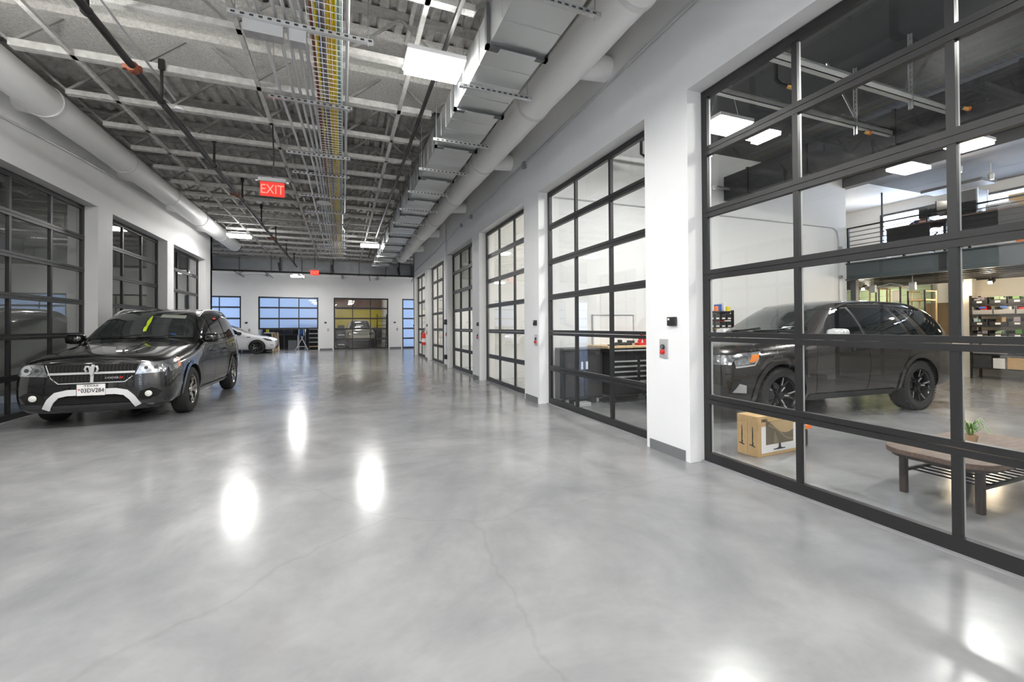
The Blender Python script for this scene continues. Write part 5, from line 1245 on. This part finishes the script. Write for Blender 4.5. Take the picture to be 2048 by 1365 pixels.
# ------------------------------------------------------------------ mezzanine
MZ = 2.84; MX = 11.62
m = MB(); m.box(MX+.02,15.6,-3.4,10.62,MZ-.16,MZ-.02); tag(m.build('floor_mezzanine', M['black_ceiling']), 'dark mezzanine floor deck', 'floor', kind='structure')
t = thing('mezzanine_beam', 'long dark gray steel edge beam carrying the mezzanine', 'beam', (MX,3.5,2.2), kind='structure')
gm = pbr('blue_gray_steel', (.055,.068,.072), .45)
m = MB(); m.box(MX,MX+.06,-3.4,10.6,2.43,MZ); m.build('web', gm, t); m = MB(); m.box(MX-.05,MX+.1,-3.4,10.6,2.42,2.45); m.box(MX-.05,MX+.1,-3.4,10.6,MZ-.02,MZ); m.build('flange', gm, t)
for y in (5.15,2.0,8.6):
    m = MB(); m.box(MX-.012,MX,y-.06,y+.06,2.45,MZ-.02); m.build('splice_plate', M['black_metal'], t)
for k in range(9):
    x = MX+.45+k*.42; m = MB(); m.box(x-.03,x+.03,-3.4,10.6,2.46,MZ-.16); tag(m.build('deck_joist', M['black_metal']), 'black joist under the mezzanine floor, %s behind the edge beam' % ORD[k], 'joist', 'joists under the mezzanine', kind=None)
t = thing('mezzanine_post', 'square dark steel post at the end of the white partition', 'post', (11.75,6.9,0)); m = MB(); m.box(11.68,11.80,6.83,6.95,0,2.42); m.build('shaft', gm, t); m = MB(); m.box(11.62,11.86,6.77,7.0,0,.02); m.build('base_plate', gm, t)
t = thing('mezzanine_railing', 'black horizontal bar railing along the mezzanine edge', 'railing', (MX+.05,3,MZ))
for k in range(8):
    m = MB(); z = 3.705-k*.107; m.box(MX+.03,MX+.07,-3.3,7.0,z-.015,z+.015) if k == 0 else m.tube([(MX+.05,-3.3,z),(MX+.05,7.0,z)], .009, 8); m.build('rail', M['black_metal'], t)
for y in (6.98,5.2,3.2,1.2,-.8,-3.2):
    if y == 5.2: continue
    m = MB(); m.box(MX+.025,MX+.075,y-.02,y+.02,MZ,3.71); m.build('post', M['black_metal'], t)
m = MB(); m.tube([(14.0,7.5,5.0),(14.0,7.5,MZ+.95),(13.9,7.2,MZ+.9)], .022, 8); simple('drop_pole','black vertical pole hanging from the mezzanine ceiling','pole',m,M['black_metal'],smooth=40)
m = MB(); m.box(13.3,13.9,5.2,6.3,4.55,4.62); simple('ceiling_rail','dark ceiling fixture rail above the seated person','rail',m,M['black_metal'])
for x, y, z, lab in ((13.7,5.2,4.6,'warm glowing spot lamp above the dark tower case'),(12.4,5.2,4.6,'warm spot lamp close to the mullion, above the mezzanine')):
    t = thing('spot_lamp', lab, 'spot lamp', (x,y,z)); m = MB(); m.lathe([(.05,0),(.06,.12),(.03,.16),(.0,.16)], (x,y,z), 'z', 16); m.tube([(x,y,z+.14),(x,y,5.0)], .012, 6); m.build('can', M['white_pl'], t, smooth=40); m = MB(); m.lathe([(0,.004),(.048,.004)], (x,y,z-.004), 'z', 16, caps=False); m.build('bulb', M['light_warm'], t)
# desks and what stands on them
def desk(label, x0, x1, y0, y1, top):
    t = thing('desk', label, 'desk', ((x0+x1)/2,(y0+y1)/2,MZ)); z = MZ+.72
    m = MB(); m.box(x0,x1,y0,y1,z,z+.03); m.build('desk_top', M[top], t, bevel=.004)
    for x in (x0+.05,x1-.05):
        for y in (y0+.05,y1-.05):
            m = MB(); m.box(x-.025,x+.025,y-.025,y+.025,MZ-.02,z); m.build('leg', M['black_metal'], t)
    m = MB(); m.box(x0+.02,x0+.04,y0+.3,y1-.02,z-.38,z); m.build('front_panel', M['black_pl'], t)
    return t, z+.03
d1, zt = desk('dark brown desk where the person works on the mezzanine', 11.95, 12.65, 5.22, 6.35, 'dkwood')
d2, zt2 = desk('brown desk holding boxes and the black tower case', 11.95, 12.7, 3.2, 5.19, 'dkwood')
t = thing('monitor', 'black monitor seen from behind in front of the person', 'monitor', (12.2,5.64,zt), R(-8))
m = MB(); m.box(-.012,.02,-.19,.19,.13,.40); m.build('screen_housing', M['black_pl'], t, local=True, bevel=.006); m = MB(); m.box(.02,.022,-.18,.18,.14,.39); m.build('screen', M['screen'], t, local=True)
m = MB(); m.bar((-.03,0,.0),(-.03,0,.35),.06,.03); m.box(-.12,.06,-.12,.12,0,.012); m.build('stand', M['black_pl'], t, local=True)
t = thing('monitor', 'second monitor turned so its lit screen edge shows', 'monitor', (12.35,5.36,zt), R(65))
m = MB(); m.box(-.012,.02,-.26,.26,.12,.44); m.build('screen_housing', M['black_pl'], t, local=True, bevel=.006); m = MB(); m.box(.02,.022,-.25,.25,.13,.43); m.build('screen', M['screen'], t, local=True); m = MB(); m.bar((-.03,0,0),(-.03,0,.3),.05,.03); m.box(-.1,.06,-.1,.1,0,.012); m.build('stand', M['black_pl'], t, local=True)
m = MB(); m.box(12.28,12.42,5.75,6.05,zt,zt+.02); simple('paper_stack','white papers lying by the person on the desk','papers',m,M['plate'])
t = thing('tower_case', 'big black tower case with a pale side window on the desk', 'computer case', (12.2,4.95,zt2))
m = MB(); m.box(11.98,12.36,4.76,5.14,zt2,zt2+.50); m.build('case', M['black_pl'], t, bevel=.006); m = MB(); m.box(12.0,12.34,4.745,4.76,zt2+.03,zt2+.48); m.build('side_window', pbr('pale_blue_panel', (.42,.47,.55), .2), t); m = MB()
for (a,b,c,d) in ((11.97,11.99,0,.50),(12.35,12.37,0,.50)): m.box(a,b,4.74,4.765,zt2+c,zt2+d)
m.build('window_frame', M['galv'], t)
def box(label, x0,x1,y0,y1,z0,z1,mat):
    t = thing('carton', label, 'box', ((x0+x1)/2,(y0+y1)/2,z0)); m = MB(); m.box(x0,x1,y0,y1,z0,z1); m.build('body', M[mat], t, bevel=.004); m = MB(); m.box(x0+.001,x1-.001,(y0+y1)/2-.02,(y0+y1)/2+.02,z1,z1+.001); m.build('tape', M['plate'], t); return t
box('brown carton standing upright behind the white box on the mezzanine desk',12.5,12.68,3.95,4.5,zt2,zt2+.34,'card')
box('white carton lying in front of the upright brown carton',12.05,12.4,4.30,4.66,zt2,zt2+.13,'white_pl')
box('small orange carton on the mezzanine floor by the railing',11.8,12.0,4.0,4.16,MZ,MZ+.16,'orange')
box('long pale carton on the mezzanine floor behind the railing',11.8,12.0,5.45,5.85,MZ,MZ+.07,'white_pl')
box('shallow white carton near the partition end on the mezzanine floor',11.8,12.0,6.25,6.9,MZ,MZ+.10,'white_pl')
m = MB(); m.box(11.98,12.4,3.3,3.85,zt2,zt2+.035); simple('paper_stack','loose white papers along the desk edge near the office chair','papers',m,M['plate'])
# office chair with an open loop back
def chair(label, x, y, rz, back):
    t = thing('office_chair', label, 'chair', (x,y,MZ-.02), rz)
    m = MB(); m.box(-.24,.24,-.24,.24,.43,.50); m.build('seat', M['black_pl'], t, local=True, bevel=.03)
    m = MB()
    if back == 'loop': m.tube([(-.26,-.2,.55),(-.32,-.27,.85),(-.33,-.2,1.05),(-.34,0,1.10),(-.33,.2,1.05),(-.32,.27,.85),(-.26,.2,.55)], .03, 10)
    else: m.box(-.29,-.25,-.23,.23,.55,1.0)
    m.build('backrest', M['black_pl'], t, local=True, smooth=40)
    m = MB(); m.tube([(-.2,0,.42),(-.3,0,.6),(-.33,0,.75)], .02, 8); m.tube([(0,0,.08),(0,0,.44)], .03, 10); m.build('column', M['trim'], t, local=True)
    for k in range(5):
        a = 2*PI*k/5; m = MB(); m.bar((0,0,.09),(.28*math.cos(a),.28*math.sin(a),.07),.04,.03); m.lathe([(0,-.02),(.03,-.02),(.03,.02),(0,.02)], (.28*math.cos(a),.28*math.sin(a),.035), 'x', 10); m.build('base_arm', M['trim'], t, local=True)
    for s in (-1,1):
        m = MB(); m.tube([(-.1,s*.26,.5),(-.1,s*.28,.68),(.15,s*.28,.68)], .018, 8); m.build('armrest', M['black_pl'], t, local=True)
    return t
chair('black office chair with an open looped back before the bright window', 12.95, 3.75, R(150), 'loop')
chair('black office chair under the seated person', 13.12, 6.24, R(215), 'solid')

# ------------------------------------------------------------------ the person at the desk
def skin_mesh(name, chains, mat, parent, sub=2, root=0):
    vs = []; es = []; rs = []
    for ch in chains:
        prev = None
        for (p, r) in ch:
            key = None
            for i, q in enumerate(vs):
                if (Vector(q)-Vector(p)).length < 1e-4: key = i
            if key is None: vs.append(p); rs.append(r); key = len(vs)-1
            if prev is not None: es.append((prev, key))
            prev = key
    me = bpy.data.meshes.new(name); me.from_pydata(vs, es, []); o = bpy.data.objects.new(name, me); COL.objects.link(o)
    bpy.context.view_layer.objects.active = o
    md = o.modifiers.new('skin', 'SKIN'); md.use_smooth_shade = True
    for i, sv in enumerate(me.skin_vertices[0].data):
        r = rs[i]; sv.radius = r if isinstance(r, tuple) else (r, r); sv.use_root = (i == root)
    s = o.modifiers.new('sub', 'SUBSURF'); s.levels = s.render_levels = sub
    dg = bpy.context.evaluated_depsgraph_get(); m2 = bpy.data.meshes.new_from_object(o.evaluated_get(dg)); bpy.data.objects.remove(o)
    m2.materials.clear(); m2.materials.append(mat)
    return link(m2, name, parent, 180, True)
# local frame: faces -x, sits at the origin; y to the person's left is -y
pr = thing('person', 'seated dark haired person in a navy shirt leaning over the mezzanine desk', 'person', (13.05,6.22,MZ-.02), R(38))
pel = (0,0,.52)
body = [[(pel,(.15,.12)),((-.06,0,.70),(.15,.11)),((-.20,0,.82),(.17,.11)),((-.34,0,.92),(.12,.09)),((-.42,0,.965),.055),((-.475,0,1.0),.055),((-.51,0,1.04),(.078,.09)),((-.535,0,1.105),(.075,.09)),((-.53,0,1.145),(.05,.06))]]
for s in (-1,1):
    body.append([((-.34,0,.92),(.12,.09)),((-.33,s*.17,.89),.062),((-.34,s*.26,.82),.05),((-.44,s*.27,.775),.042),((-.56,s*.19,.775),.035),((-.64,s*.12,.785),.027),((-.69,s*.11,.785),(.036,.02))])
    body.append([(pel,(.15,.12)),((-.12,s*.10,.50),.085),((-.42,s*.12,.50),.068),((-.44,s*.12,.28),.052),((-.42,s*.12,.08),.04),((-.50,s*.13,.045),.04),((-.57,s*.14,.035),.03)])
    for f, (dy, L, lift) in enumerate(((-.028,.07,0),(-.010,.085,.004),(.009,.08,.004),(.027,.06,0))):
        b0 = Vector((-.69,s*.11,.785)); body.append([((-.69,s*.11,.785),(.036,.02)),((-.725,s*.11+dy,.792+lift),.010),((-.725-L*.55,s*.11+dy*1.1,.785+lift),.009),((-.725-L,s*.11+dy*1.15,.772),.007)])
    body.append([((-.64,s*.12,.785),.027),((-.665,s*.085,.785),.012),((-.70,s*.062,.778),.009)])
skin_mesh('figure', body, M['skin'], pr)
sh = [[((0,0,.58),(.155,.125)),((-.06,0,.70),(.16,.122)),((-.20,0,.82),(.18,.122)),((-.34,0,.915),(.13,.10)),((-.40,0,.95),.072)]]
for s in (-1,1): sh.append([((-.34,0,.915),(.13,.10)),((-.33,s*.17,.89),.074),((-.34,s*.26,.82),.062),((-.41,s*.268,.785),.056)])
skin_mesh('shirt', sh, M['shirt'], pr)
tr = [[((0,0,.55),(.16,.125)),((0,0,.50),(.155,.125))]]
for s in (-1,1): tr.append([((0,0,.50),(.155,.125)),((-.12,s*.10,.50),.095),((-.42,s*.12,.50),.078),((-.44,s*.12,.28),.062),((-.425,s*.12,.11),.054)])
skin_mesh('trousers', tr, M['denim'], pr)
m = MB(); hc = Vector((-.51,0,1.115))
for (k, q) in ((0,0),):
    prof = []; n = 18; vs = []
    for i in range(9):
        th = PI*.62*i/8
        for j in range(n):
            a = 2*PI*j/n; rr = math.sin(th); x = rr*math.cos(a); y = rr*math.sin(a); z = math.cos(th)
            cut = -.02 if x < -.55 and z < .35 else 0
            vs.append(hc+Vector((x*(.108 if x > 0 else .098), y*.092, z*.105+.012)) + Vector((.03 if cut else 0,0,.03 if cut else 0)))
    m.add(vs, [(i*n+j, i*n+(j+1) % n, (i+1)*n+(j+1) % n, (i+1)*n+j) for i in range(8) for j in range(n)])
m.build('hair', M['hair'], pr, smooth=60, local=True)
m = MB(); m.lathe([(0,-.035),(.012,-.03),(.016,-.01),(.010,.02),(0,.03)], (-.628,0,1.06), 'z', 10)
for s in (-1,1): m.lathe([(0,-.03),(.018,-.02),(.022,0),(.018,.02),(0,.03)], (-.525,s*.085,1.065), 'z', 10)
m.box(-.618,-.606,-.024,.024,1.003,1.013); m.build('nose_and_ears', M['skin'], pr, smooth=50, local=True)
for s in (-1,1):
    m = MB(); m.lathe([(0,-.009),(.009,-.005),(.011,0),(.009,.005),(0,.009)], (-.612,s*.034,1.085), 'z', 10); m.build('eye', M['ink'], pr, smooth=50, local=True)

# ------------------------------------------------------------------ under the mezzanine
m = MB(); m.box(15.52,15.6,7.15,9.6,0,2.44); tag(m.build('trim_5', M['green']), 'green horizontal board wall under the mezzanine', 'wall panel', kind='structure')
m = MB()
for k in range(12): m.box(15.512,15.522,7.15,9.6,.2*k+.19,.2*k+.20)
tag(m.build('trim_6', pbr('groove_green', (.18,.24,.16), .8)), 'grooves of the green board wall', 'wall panel', kind='structure')
m = MB(); m.box(14.95,15.05,6.5,7.0,0,1.9); simple('partition_screen','brown fabric office screen behind the gray SUV rear','screen',m,pbr('brown_fabric', (.22,.17,.10), .9),bevel=.01)
m = MB(); m.box(14.62,14.82,5.92,6.36,0,2.46); tag(m.build('wall_pilaster', M['wall_warm']), kind='structure')
m = MB(); m.box(15.3,15.5,-3,6.4,0,2.46); tag(m.build('wall_under_mezzanine', M['wall_warm']), kind='structure')
def pipe_rack(label, x, ya, yb, h, shelf):
    t = thing('pipe_rack', label, 'rack', (x,(ya+yb)/2,0))
    for xx in (x, x+.5):
        m = MB(); m.tube([(xx,ya,0),(xx,ya,h),(xx,yb,h),(xx,yb,0)], .022, 8); m.build('frame', M['black_pl'] if xx == x else M['bronze'], t, smooth=40)
    for z in shelf:
        m = MB(); m.box(x,x+.5,ya,yb,z,z+.04); m.build('shelf', M['wood'], t)
    for y in (ya,yb):
        m = MB(); m.tube([(x,y,h-.02),(x+.5,y,h-.02)], .015, 8); m.build('tie_bar', M['bronze'], t)
pipe_rack('black pipe rack close to the partition end under the mezzanine', 13.9, 7.62, 8.05, 2.36, (1.0,1.9))
pipe_rack('second black pipe rack beside the first, holding a dark mirror', 13.9, 7.05, 7.55, 2.34, (1.0,))
pipe_rack('pipe rack with a wooden shelf before the green boards', 14.1, 6.62, 6.98, 2.22, (1.0,1.95))
m = MB(); m.box(14.05,14.1,7.15,7.32,1.95,2.25); simple('white_speaker','white angular object on the black pipe rack','speaker',m,M['white_pl'],bevel=.02)
for x, y, lab in ((12.2,6.75,'white wall box with loose cable near the dark post'),(12.2,5.95,'white hanging box under the mezzanine beam')):
    t = thing('access_box', lab, 'box', (x,y,2.2)); m = MB(); m.box(x-.04,x+.04,y-.06,y+.06,2.12,2.30); m.build('case', M['white_pl'], t, bevel=.008); m = MB(); m.tube([(x,y,2.3),(x,y,2.45)], .01, 6); m.build('stem', M['galv'], t)
m = MB(); m.tube([(12.2,6.68,2.24),(12.2,6.4,2.31),(12.2,6.2,2.27),(12.2,6.05,2.16),(12.2,6.0,2.14)], .01, 6); simple('loose_cable','pale loose cable sagging between the two white boxes','cable',m,M['wrap'],smooth=40)
for k, (x, y, lab) in enumerate(((13.3,5.6,'black track spot nearer the bin shelves'),(13.9,5.3,'black track spot second from the pilaster'),(14.9,6.05,'warm lit track spot at the white pilaster'),(13.0,7.4,'warm lit track spot above the pipe racks'),(13.4,3.5,'black track spot above the bin shelves, out of the frame'))):
    t = thing('track_spot', lab, 'spot lamp', (x,y,2.3)); m = MB(); m.bar((x-.05,y,2.28),(x+.07,y,2.36),.08,.08); m.tube([(x,y,2.34),(x,y,2.47)], .01, 6); m.build('head', M['black_pl'], t)
    m = MB(); m.box(x-.056,x-.05,y-.03,y+.03,2.25,2.31); m.build('bulb', M['light_warm'], t)
def fill_light(x, y, z, power, col=(1.,.80,.55), size=.06):
    l = bpy.data.lights.new('lamp_light', 'POINT'); l.energy = power; l.color = col; l.shadow_soft_size = size
    o = bpy.data.objects.new('lamp_light', l); COL.objects.link(o); o.location = (x,y,z)
for x, y in ((13.7,5.2),(12.4,5.2),(13.6,2.0),(14.2,8.4)): fill_light(x, y, 4.1, 8, (1.,.90,.76))  # point lights brightening the mezzanine, some added where no fixture hangs
for x, y in ((13.3,5.6),(13.9,5.3),(14.7,6.2),(13.0,7.4),(13.4,3.5)): fill_light(x-.12, y, 2.2, 9, (1.,.82,.58))
fill_light(14.7, 8.3, 2.2, 16, (1.,.88,.66))  # added light without a fixture, brightens the green boards
random.seed(11)
# bin shelving
def bin_at(x, y, z, w, h, d, label, mat, grp, content, tagged=True):
    t = thing('storage_bin', label, 'bin', (x,y,z), 0, grp)
    m = MB(); m.box(x,x+d,y-w/2,y+w/2,z,z+.01); m.box(x,x+.008,y-w/2,y+w/2,z,z+h*.6); m.box(x+d-.008,x+d,y-w/2,y+w/2,z,z+h)
    for s in (-1,1): m.box(x,x+d,y+s*w/2-.004,y+s*w/2+.004,z,z+h)
    m.build('tray', M[mat], t)
    if tagged:
        m = MB(); m.box(x-.002,x,y-.045,y+.045,z+h*.2,z+h*.45); m.build('label_card', M['plate'], t)
    if content:
        m = MB()
        for k in range(5):
            cx_ = x+random.uniform(.05,d-.05); cy_ = y+random.uniform(-.3,.3)*w; s_ = random.uniform(.03,.06); m.box(cx_-s_,cx_+s_,cy_-s_,cy_+s_,z+h*.35,z+h*random.uniform(.8,1.25),0,None)
        o = m.build('contents', M[content], t); o['kind'] = 'stuff'
def shelving(label, x, y0, y1, zs, H_, d=.45):
    t = thing('shelf_unit', label, 'shelves', (x+d/2,(y0+y1)/2,0))
    for xx in (x+.02,x+d-.02):
        for yy in (y0+.02,y1-.02): m = MB(); m.box(xx-.02,xx+.02,yy-.02,yy+.02,0,H_); m.build('post', M['black_metal'], t)
    for z in zs: m = MB(); m.box(x,x+d,y0,y1,z-.03,z); m.build('shelf', M['black_metal'], t)
    return t
shelving('black steel shelving full of labelled bins under the mezzanine', 14.3, 3.9, 5.85, (.28,.62,1.0,1.28,1.55,1.80), 2.02)
gx = 14.31; rows = [(1.80,'black_pl','fifth'),(1.28,'black_pl','third'),(1.0,'black_pl','second')]
fills = ['leaf','orange','violet','yellow','teal','green','rust','card']
for z, mt, w in rows:
    for k in range(6):
        bin_at(gx, 5.67-k*.315, z, .28, .17, .36, 'black labelled bin on the %s shelf up, %s from the pilaster' % (w, ORD[k]), mt, 'labelled bins under the mezzanine', fills[(k*3+int(z*10)) % 8])
for k in range(5):
    bin_at(gx, 5.62-k*.37, 1.55, .34, .19, .36, 'clear tub with a blue latch on the fourth shelf up, %s from the pilaster' % ORD[k], 'gray_pl', 'clear tubs under the mezzanine', ['red','white_pl','red','orange','card'][k], False)
    m = MB(); m.box(gx-.006,gx+.0,5.62-k*.37-.06,5.62-k*.37+.06,1.70,1.745); o = m.build('latch', M['blue'], None)
    tag(o, 'blue latch clip on the %s clear tub' % ORD[k], 'latch', 'tub latches')
for k in range(3): box('orange brown carton low on the bin shelving, %s from the dark chest' % ORD[k], 14.33,14.66,5.05-k*.38-.17,5.05-k*.38+.17,.28,.28+(.27,.30,.24)[k],'card')
m = MB(); m.box(14.32,14.325,4.92,5.28,.33,.53); 
box('white fronted carton on the bin shelving beside the dark chest', 14.31,14.6,5.25,5.45,.28,.52,'white_pl')
box('dark chest on the lowest shelf next to the pilaster', 14.31,14.68,5.47,5.80,.28,.58,'trim')
box('row of pale flat trays on the second low shelf', 14.32,14.66,5.2,5.8,.62,.70,'gray_pl')
# shelf with toys left of the gray SUV
shelving('black shelf unit with small bins beside the SUV windshield', 6.72, 6.56, 6.96, (.3,.75,1.12,1.62), 1.64, .66)
for r_ in range(3):
    for k in range(4): 
        t = thing('parts_bin', 'small black parts bin, row %s down, %s from the SUV windshield side' % (('one','two','three')[r_], ORD[3-k]), 'bin', (6.8+k*.16,6.6,1.18+.14*(2-r_)), 0, 'parts bins on the shelf beside the SUV')
        x = 6.8+k*.155; z = 1.13+.155*(2-r_); m = MB(); m.box(x-.07,x+.07,6.57,6.85,z,z+.13); m.build('tray', M['black_pl'], t, bevel=.006); m = MB(); m.box(x-.04,x+.04,6.567,6.57,z+.02,z+.05); m.build('label_card', M['plate'], t)
        if (r_*4+k) % 3 == 0: m = MB(); m.box(x-.05,x+.05,6.6,6.8,z+.13,z+.16); m.build('parts', M[['blue','yellow','red'][k % 3]], t)
for k, (mt, w, h_) in enumerate((('blue',.10,.17),('white_pl',.09,.22),('orange',.12,.10),('blue',.08,.14),('white_pl',.09,.17),('yellow',.12,.10))):
    x = 6.78+k*.105; m = MB(); m.box(x-w*.35,x+w*.35,6.62,6.8,1.62,1.62+h_); simple('small_package','%s package on the shelf top, %s from the door glass' % ({'blue':'blue','white_pl':'white','orange':'orange','yellow':'yellow'}[mt], ORD[k]),'package',m,M[mt],'packages on the shelf top',bevel=.008)
for k, mt in enumerate(('white_pl','orange','blue')):
    m = MB(); x = 6.82+k*.2; m.box(x-.07,x+.08,6.6,6.85,.75,.75+.16+.03*k); simple('small_package','%s package on the middle board of the small shelf' % ({'blue':'blue','white_pl':'white','orange':'orange'}[mt]),'package',m,M[mt],'packages on the middle board',bevel=.008)

# ------------------------------------------------------------------ behind the partly raised door
t = thing('trestle', 'white folding A frame trestle with blue pads under the raised door', 'trestle', (-2.25,28.7,0))
for yy in (28.6,28.95):
    m = MB(); m.bar((-2.60,yy,.02),(-2.2,yy,.80),.04,.03); m.bar((-1.95,yy,.02),(-2.3,yy,.80),.04,.03); m.bar((-2.45,yy,.2),(-2.08,yy,.2),.03,.03); m.build('a_frame', M['white_pl'], t)
for x in (-2.42,-2.16):
    m = MB(); m.tube([(x,28.6,.85),(x,28.6,1.55),(x,28.95,1.55),(x,28.95,.85)], .02, 8); m.build('upright_loop', M['white_pl'], t, smooth=40)
m = MB(); m.box(-2.42,-2.14,28.58,28.62,.80,.88); m.box(-2.36,-2.22,28.6,28.9,.95,1.4); m.build('pad', M['blue'], t, bevel=.01)
shelving_t = thing('shelf_unit', 'dark low shelf unit with pale shelf edges beside the trestle', 'shelves', (-1.6,29,0))
m = MB(); m.box(-1.9,-1.86,28.8,29.3,0,1.6); m.box(-1.2,-1.16,28.8,29.3,0,1.6); m.box(-1.9,-1.16,29.28,29.3,0,1.6); m.build('frame', M['black_metal'], shelving_t)
for z in (.16,.42,.68,.94,1.2,1.45): m = MB(); m.box(-1.88,-1.18,28.78,29.28,z,z+.05); m.build('shelf', M['bead'] if z > .2 else M['wood'], shelving_t)
t = thing('work_table', 'gray work table with a steel leg far behind the raised door', 'table', (-3.2,30,0)); m = MB(); m.box(-3.75,-2.5,29.6,30.3,.86,.92); m.build('table_top', M['trim'], t)
for x in (-3.7,-2.55):
    for y in (29.65,30.25): m = MB(); m.box(x-.03,x+.03,y-.03,y+.03,0,.86); m.build('leg', M['galv'], t)
t = thing('wooden_boards', 'leaning orange brown boards beside the white car nose', 'boards', (-3.5,28.6,0))
for k in range(3): m = MB(); m.bar((-3.75+.14*k,28.6,.0),(-3.85+.14*k,28.9,1.05),.10,.03); m.build('board', M['wood'] if k != 1 else M['card'], t)
box('pale storage crate under the gray work table', -3.1,-2.65,29.75,30.2,0,.55,'gray_pl'); box('black storage crate on the gray work table', -3.4,-2.9,29.8,30.2,.92,1.2,'black_pl')
t = thing('yellow_chair', 'yellow crate stand above the white car hood, under the raised door', 'crate', (-4.05,29.2,0)); m = MB(); m.box(-4.3,-3.8,29,29.4,1.0,1.06); m.build('seat', M['plate'], t)
for x in (-4.25,-3.85):
    for y in (29.05,29.35): m = MB(); m.box(x-.02,x+.02,y-.02,y+.02,0,1.0); m.build('leg', M['black_metal'], t)
m = MB(); m.box(-4.2,-4.05,29.1,29.2,1.06,1.24); m.build('item', M['yellow'], t)
for k in range(3):
    t = thing('storage_cabinet', 'dark storage cabinet far inside the raised door bay, %s from the white car' % ORD[k], 'cabinet', (-4.1+k*1.2,31.4,0), 0, 'dark cabinets in the raised door bay')  # added dark blocks standing in for the bay's dark depth
    m = MB(); m.box(-4.68+k*1.22,-3.50+k*1.22,31.2,31.7,0,1.55); m.build('body', M['trim'], t)
    for j in (0,1): m = MB(); m.box(-4.66+k*1.22+j*.58,-4.11+k*1.22+j*.58,31.18,31.2,.05,1.5); m.build('door', M['black_metal'], t)
# beside the pickup
t = thing('tool_trolley', 'tall dark trolley of boxes beside the pickup', 'trolley', (-.05,29.2,0))
m = MB(); m.box(-.33,.17,29.0,29.5,.1,1.15); m.build('body', M['trim'], t, bevel=.02); m = MB(); m.box(-.28,.12,29.05,29.45,1.15,1.45); m.build('top_box', M['black_pl'], t, bevel=.04)
for z in (.25,.55,.85): m = MB(); m.box(-.25,.1,28.985,29.0,z,z+.03); m.build('handle', M['chrome'], t)
for x in (-.28,.12): m = MB(); m.lathe([(0,-.02),(.05,-.02),(.05,.02),(0,.02)], (x,29.05,.05), 'x', 12); m.build('caster', M['trim'], t)
t = thing('step_ladder', 'dark step ladder standing right of the pickup', 'ladder', (2.55,30,0))
for x in (2.15,2.75): m = MB(); m.bar((x,29.9,0),(x+.02,30.4,2.2),.05,.03); m.bar((x,30.9,0),(x+.02,30.4,2.2),.04,.03); m.build('stile', M['trim'], t)
for k in range(7): m = MB(); m.bar((2.15,29.95+.068*k,.28+.29*k),(2.77,29.95+.068*k,.28+.29*k),.08,.03); m.build('step', M['trim'], t)
box('brown carton on the floor beside the trolley', -.7,-.42,29.3,29.7,0,.4,'card'); box('second brown carton stacked by the yellow wall corner', -.75,-.45,29.9,30.2,0,.75,'card')
# ------------------------------------------------------------------ world, colour management, render options
w = bpy.data.worlds.new('world'); S.world = w; w.use_nodes = True
bg = w.node_tree.nodes.get('Background') or w.node_tree.nodes.new('ShaderNodeBackground')
bg.inputs[0].default_value = (.66,.78,1.0,1); bg.inputs[1].default_value = 4.0
vs_ = S.view_settings; vs_.view_transform = 'Standard'; vs_.look = 'None'; vs_.gamma = 1; vs_.use_curve_mapping = False
vs_.exposure = 1.78
cy = S.cycles
cy.max_bounces = 12; cy.diffuse_bounces = 8; cy.glossy_bounces = 5; cy.transparent_max_bounces = 24; cy.transmission_bounces = 6
cy.sample_clamp_indirect = 4.0; cy.use_denoising = True; cy.caustics_reflective = False; cy.caustics_refractive = False
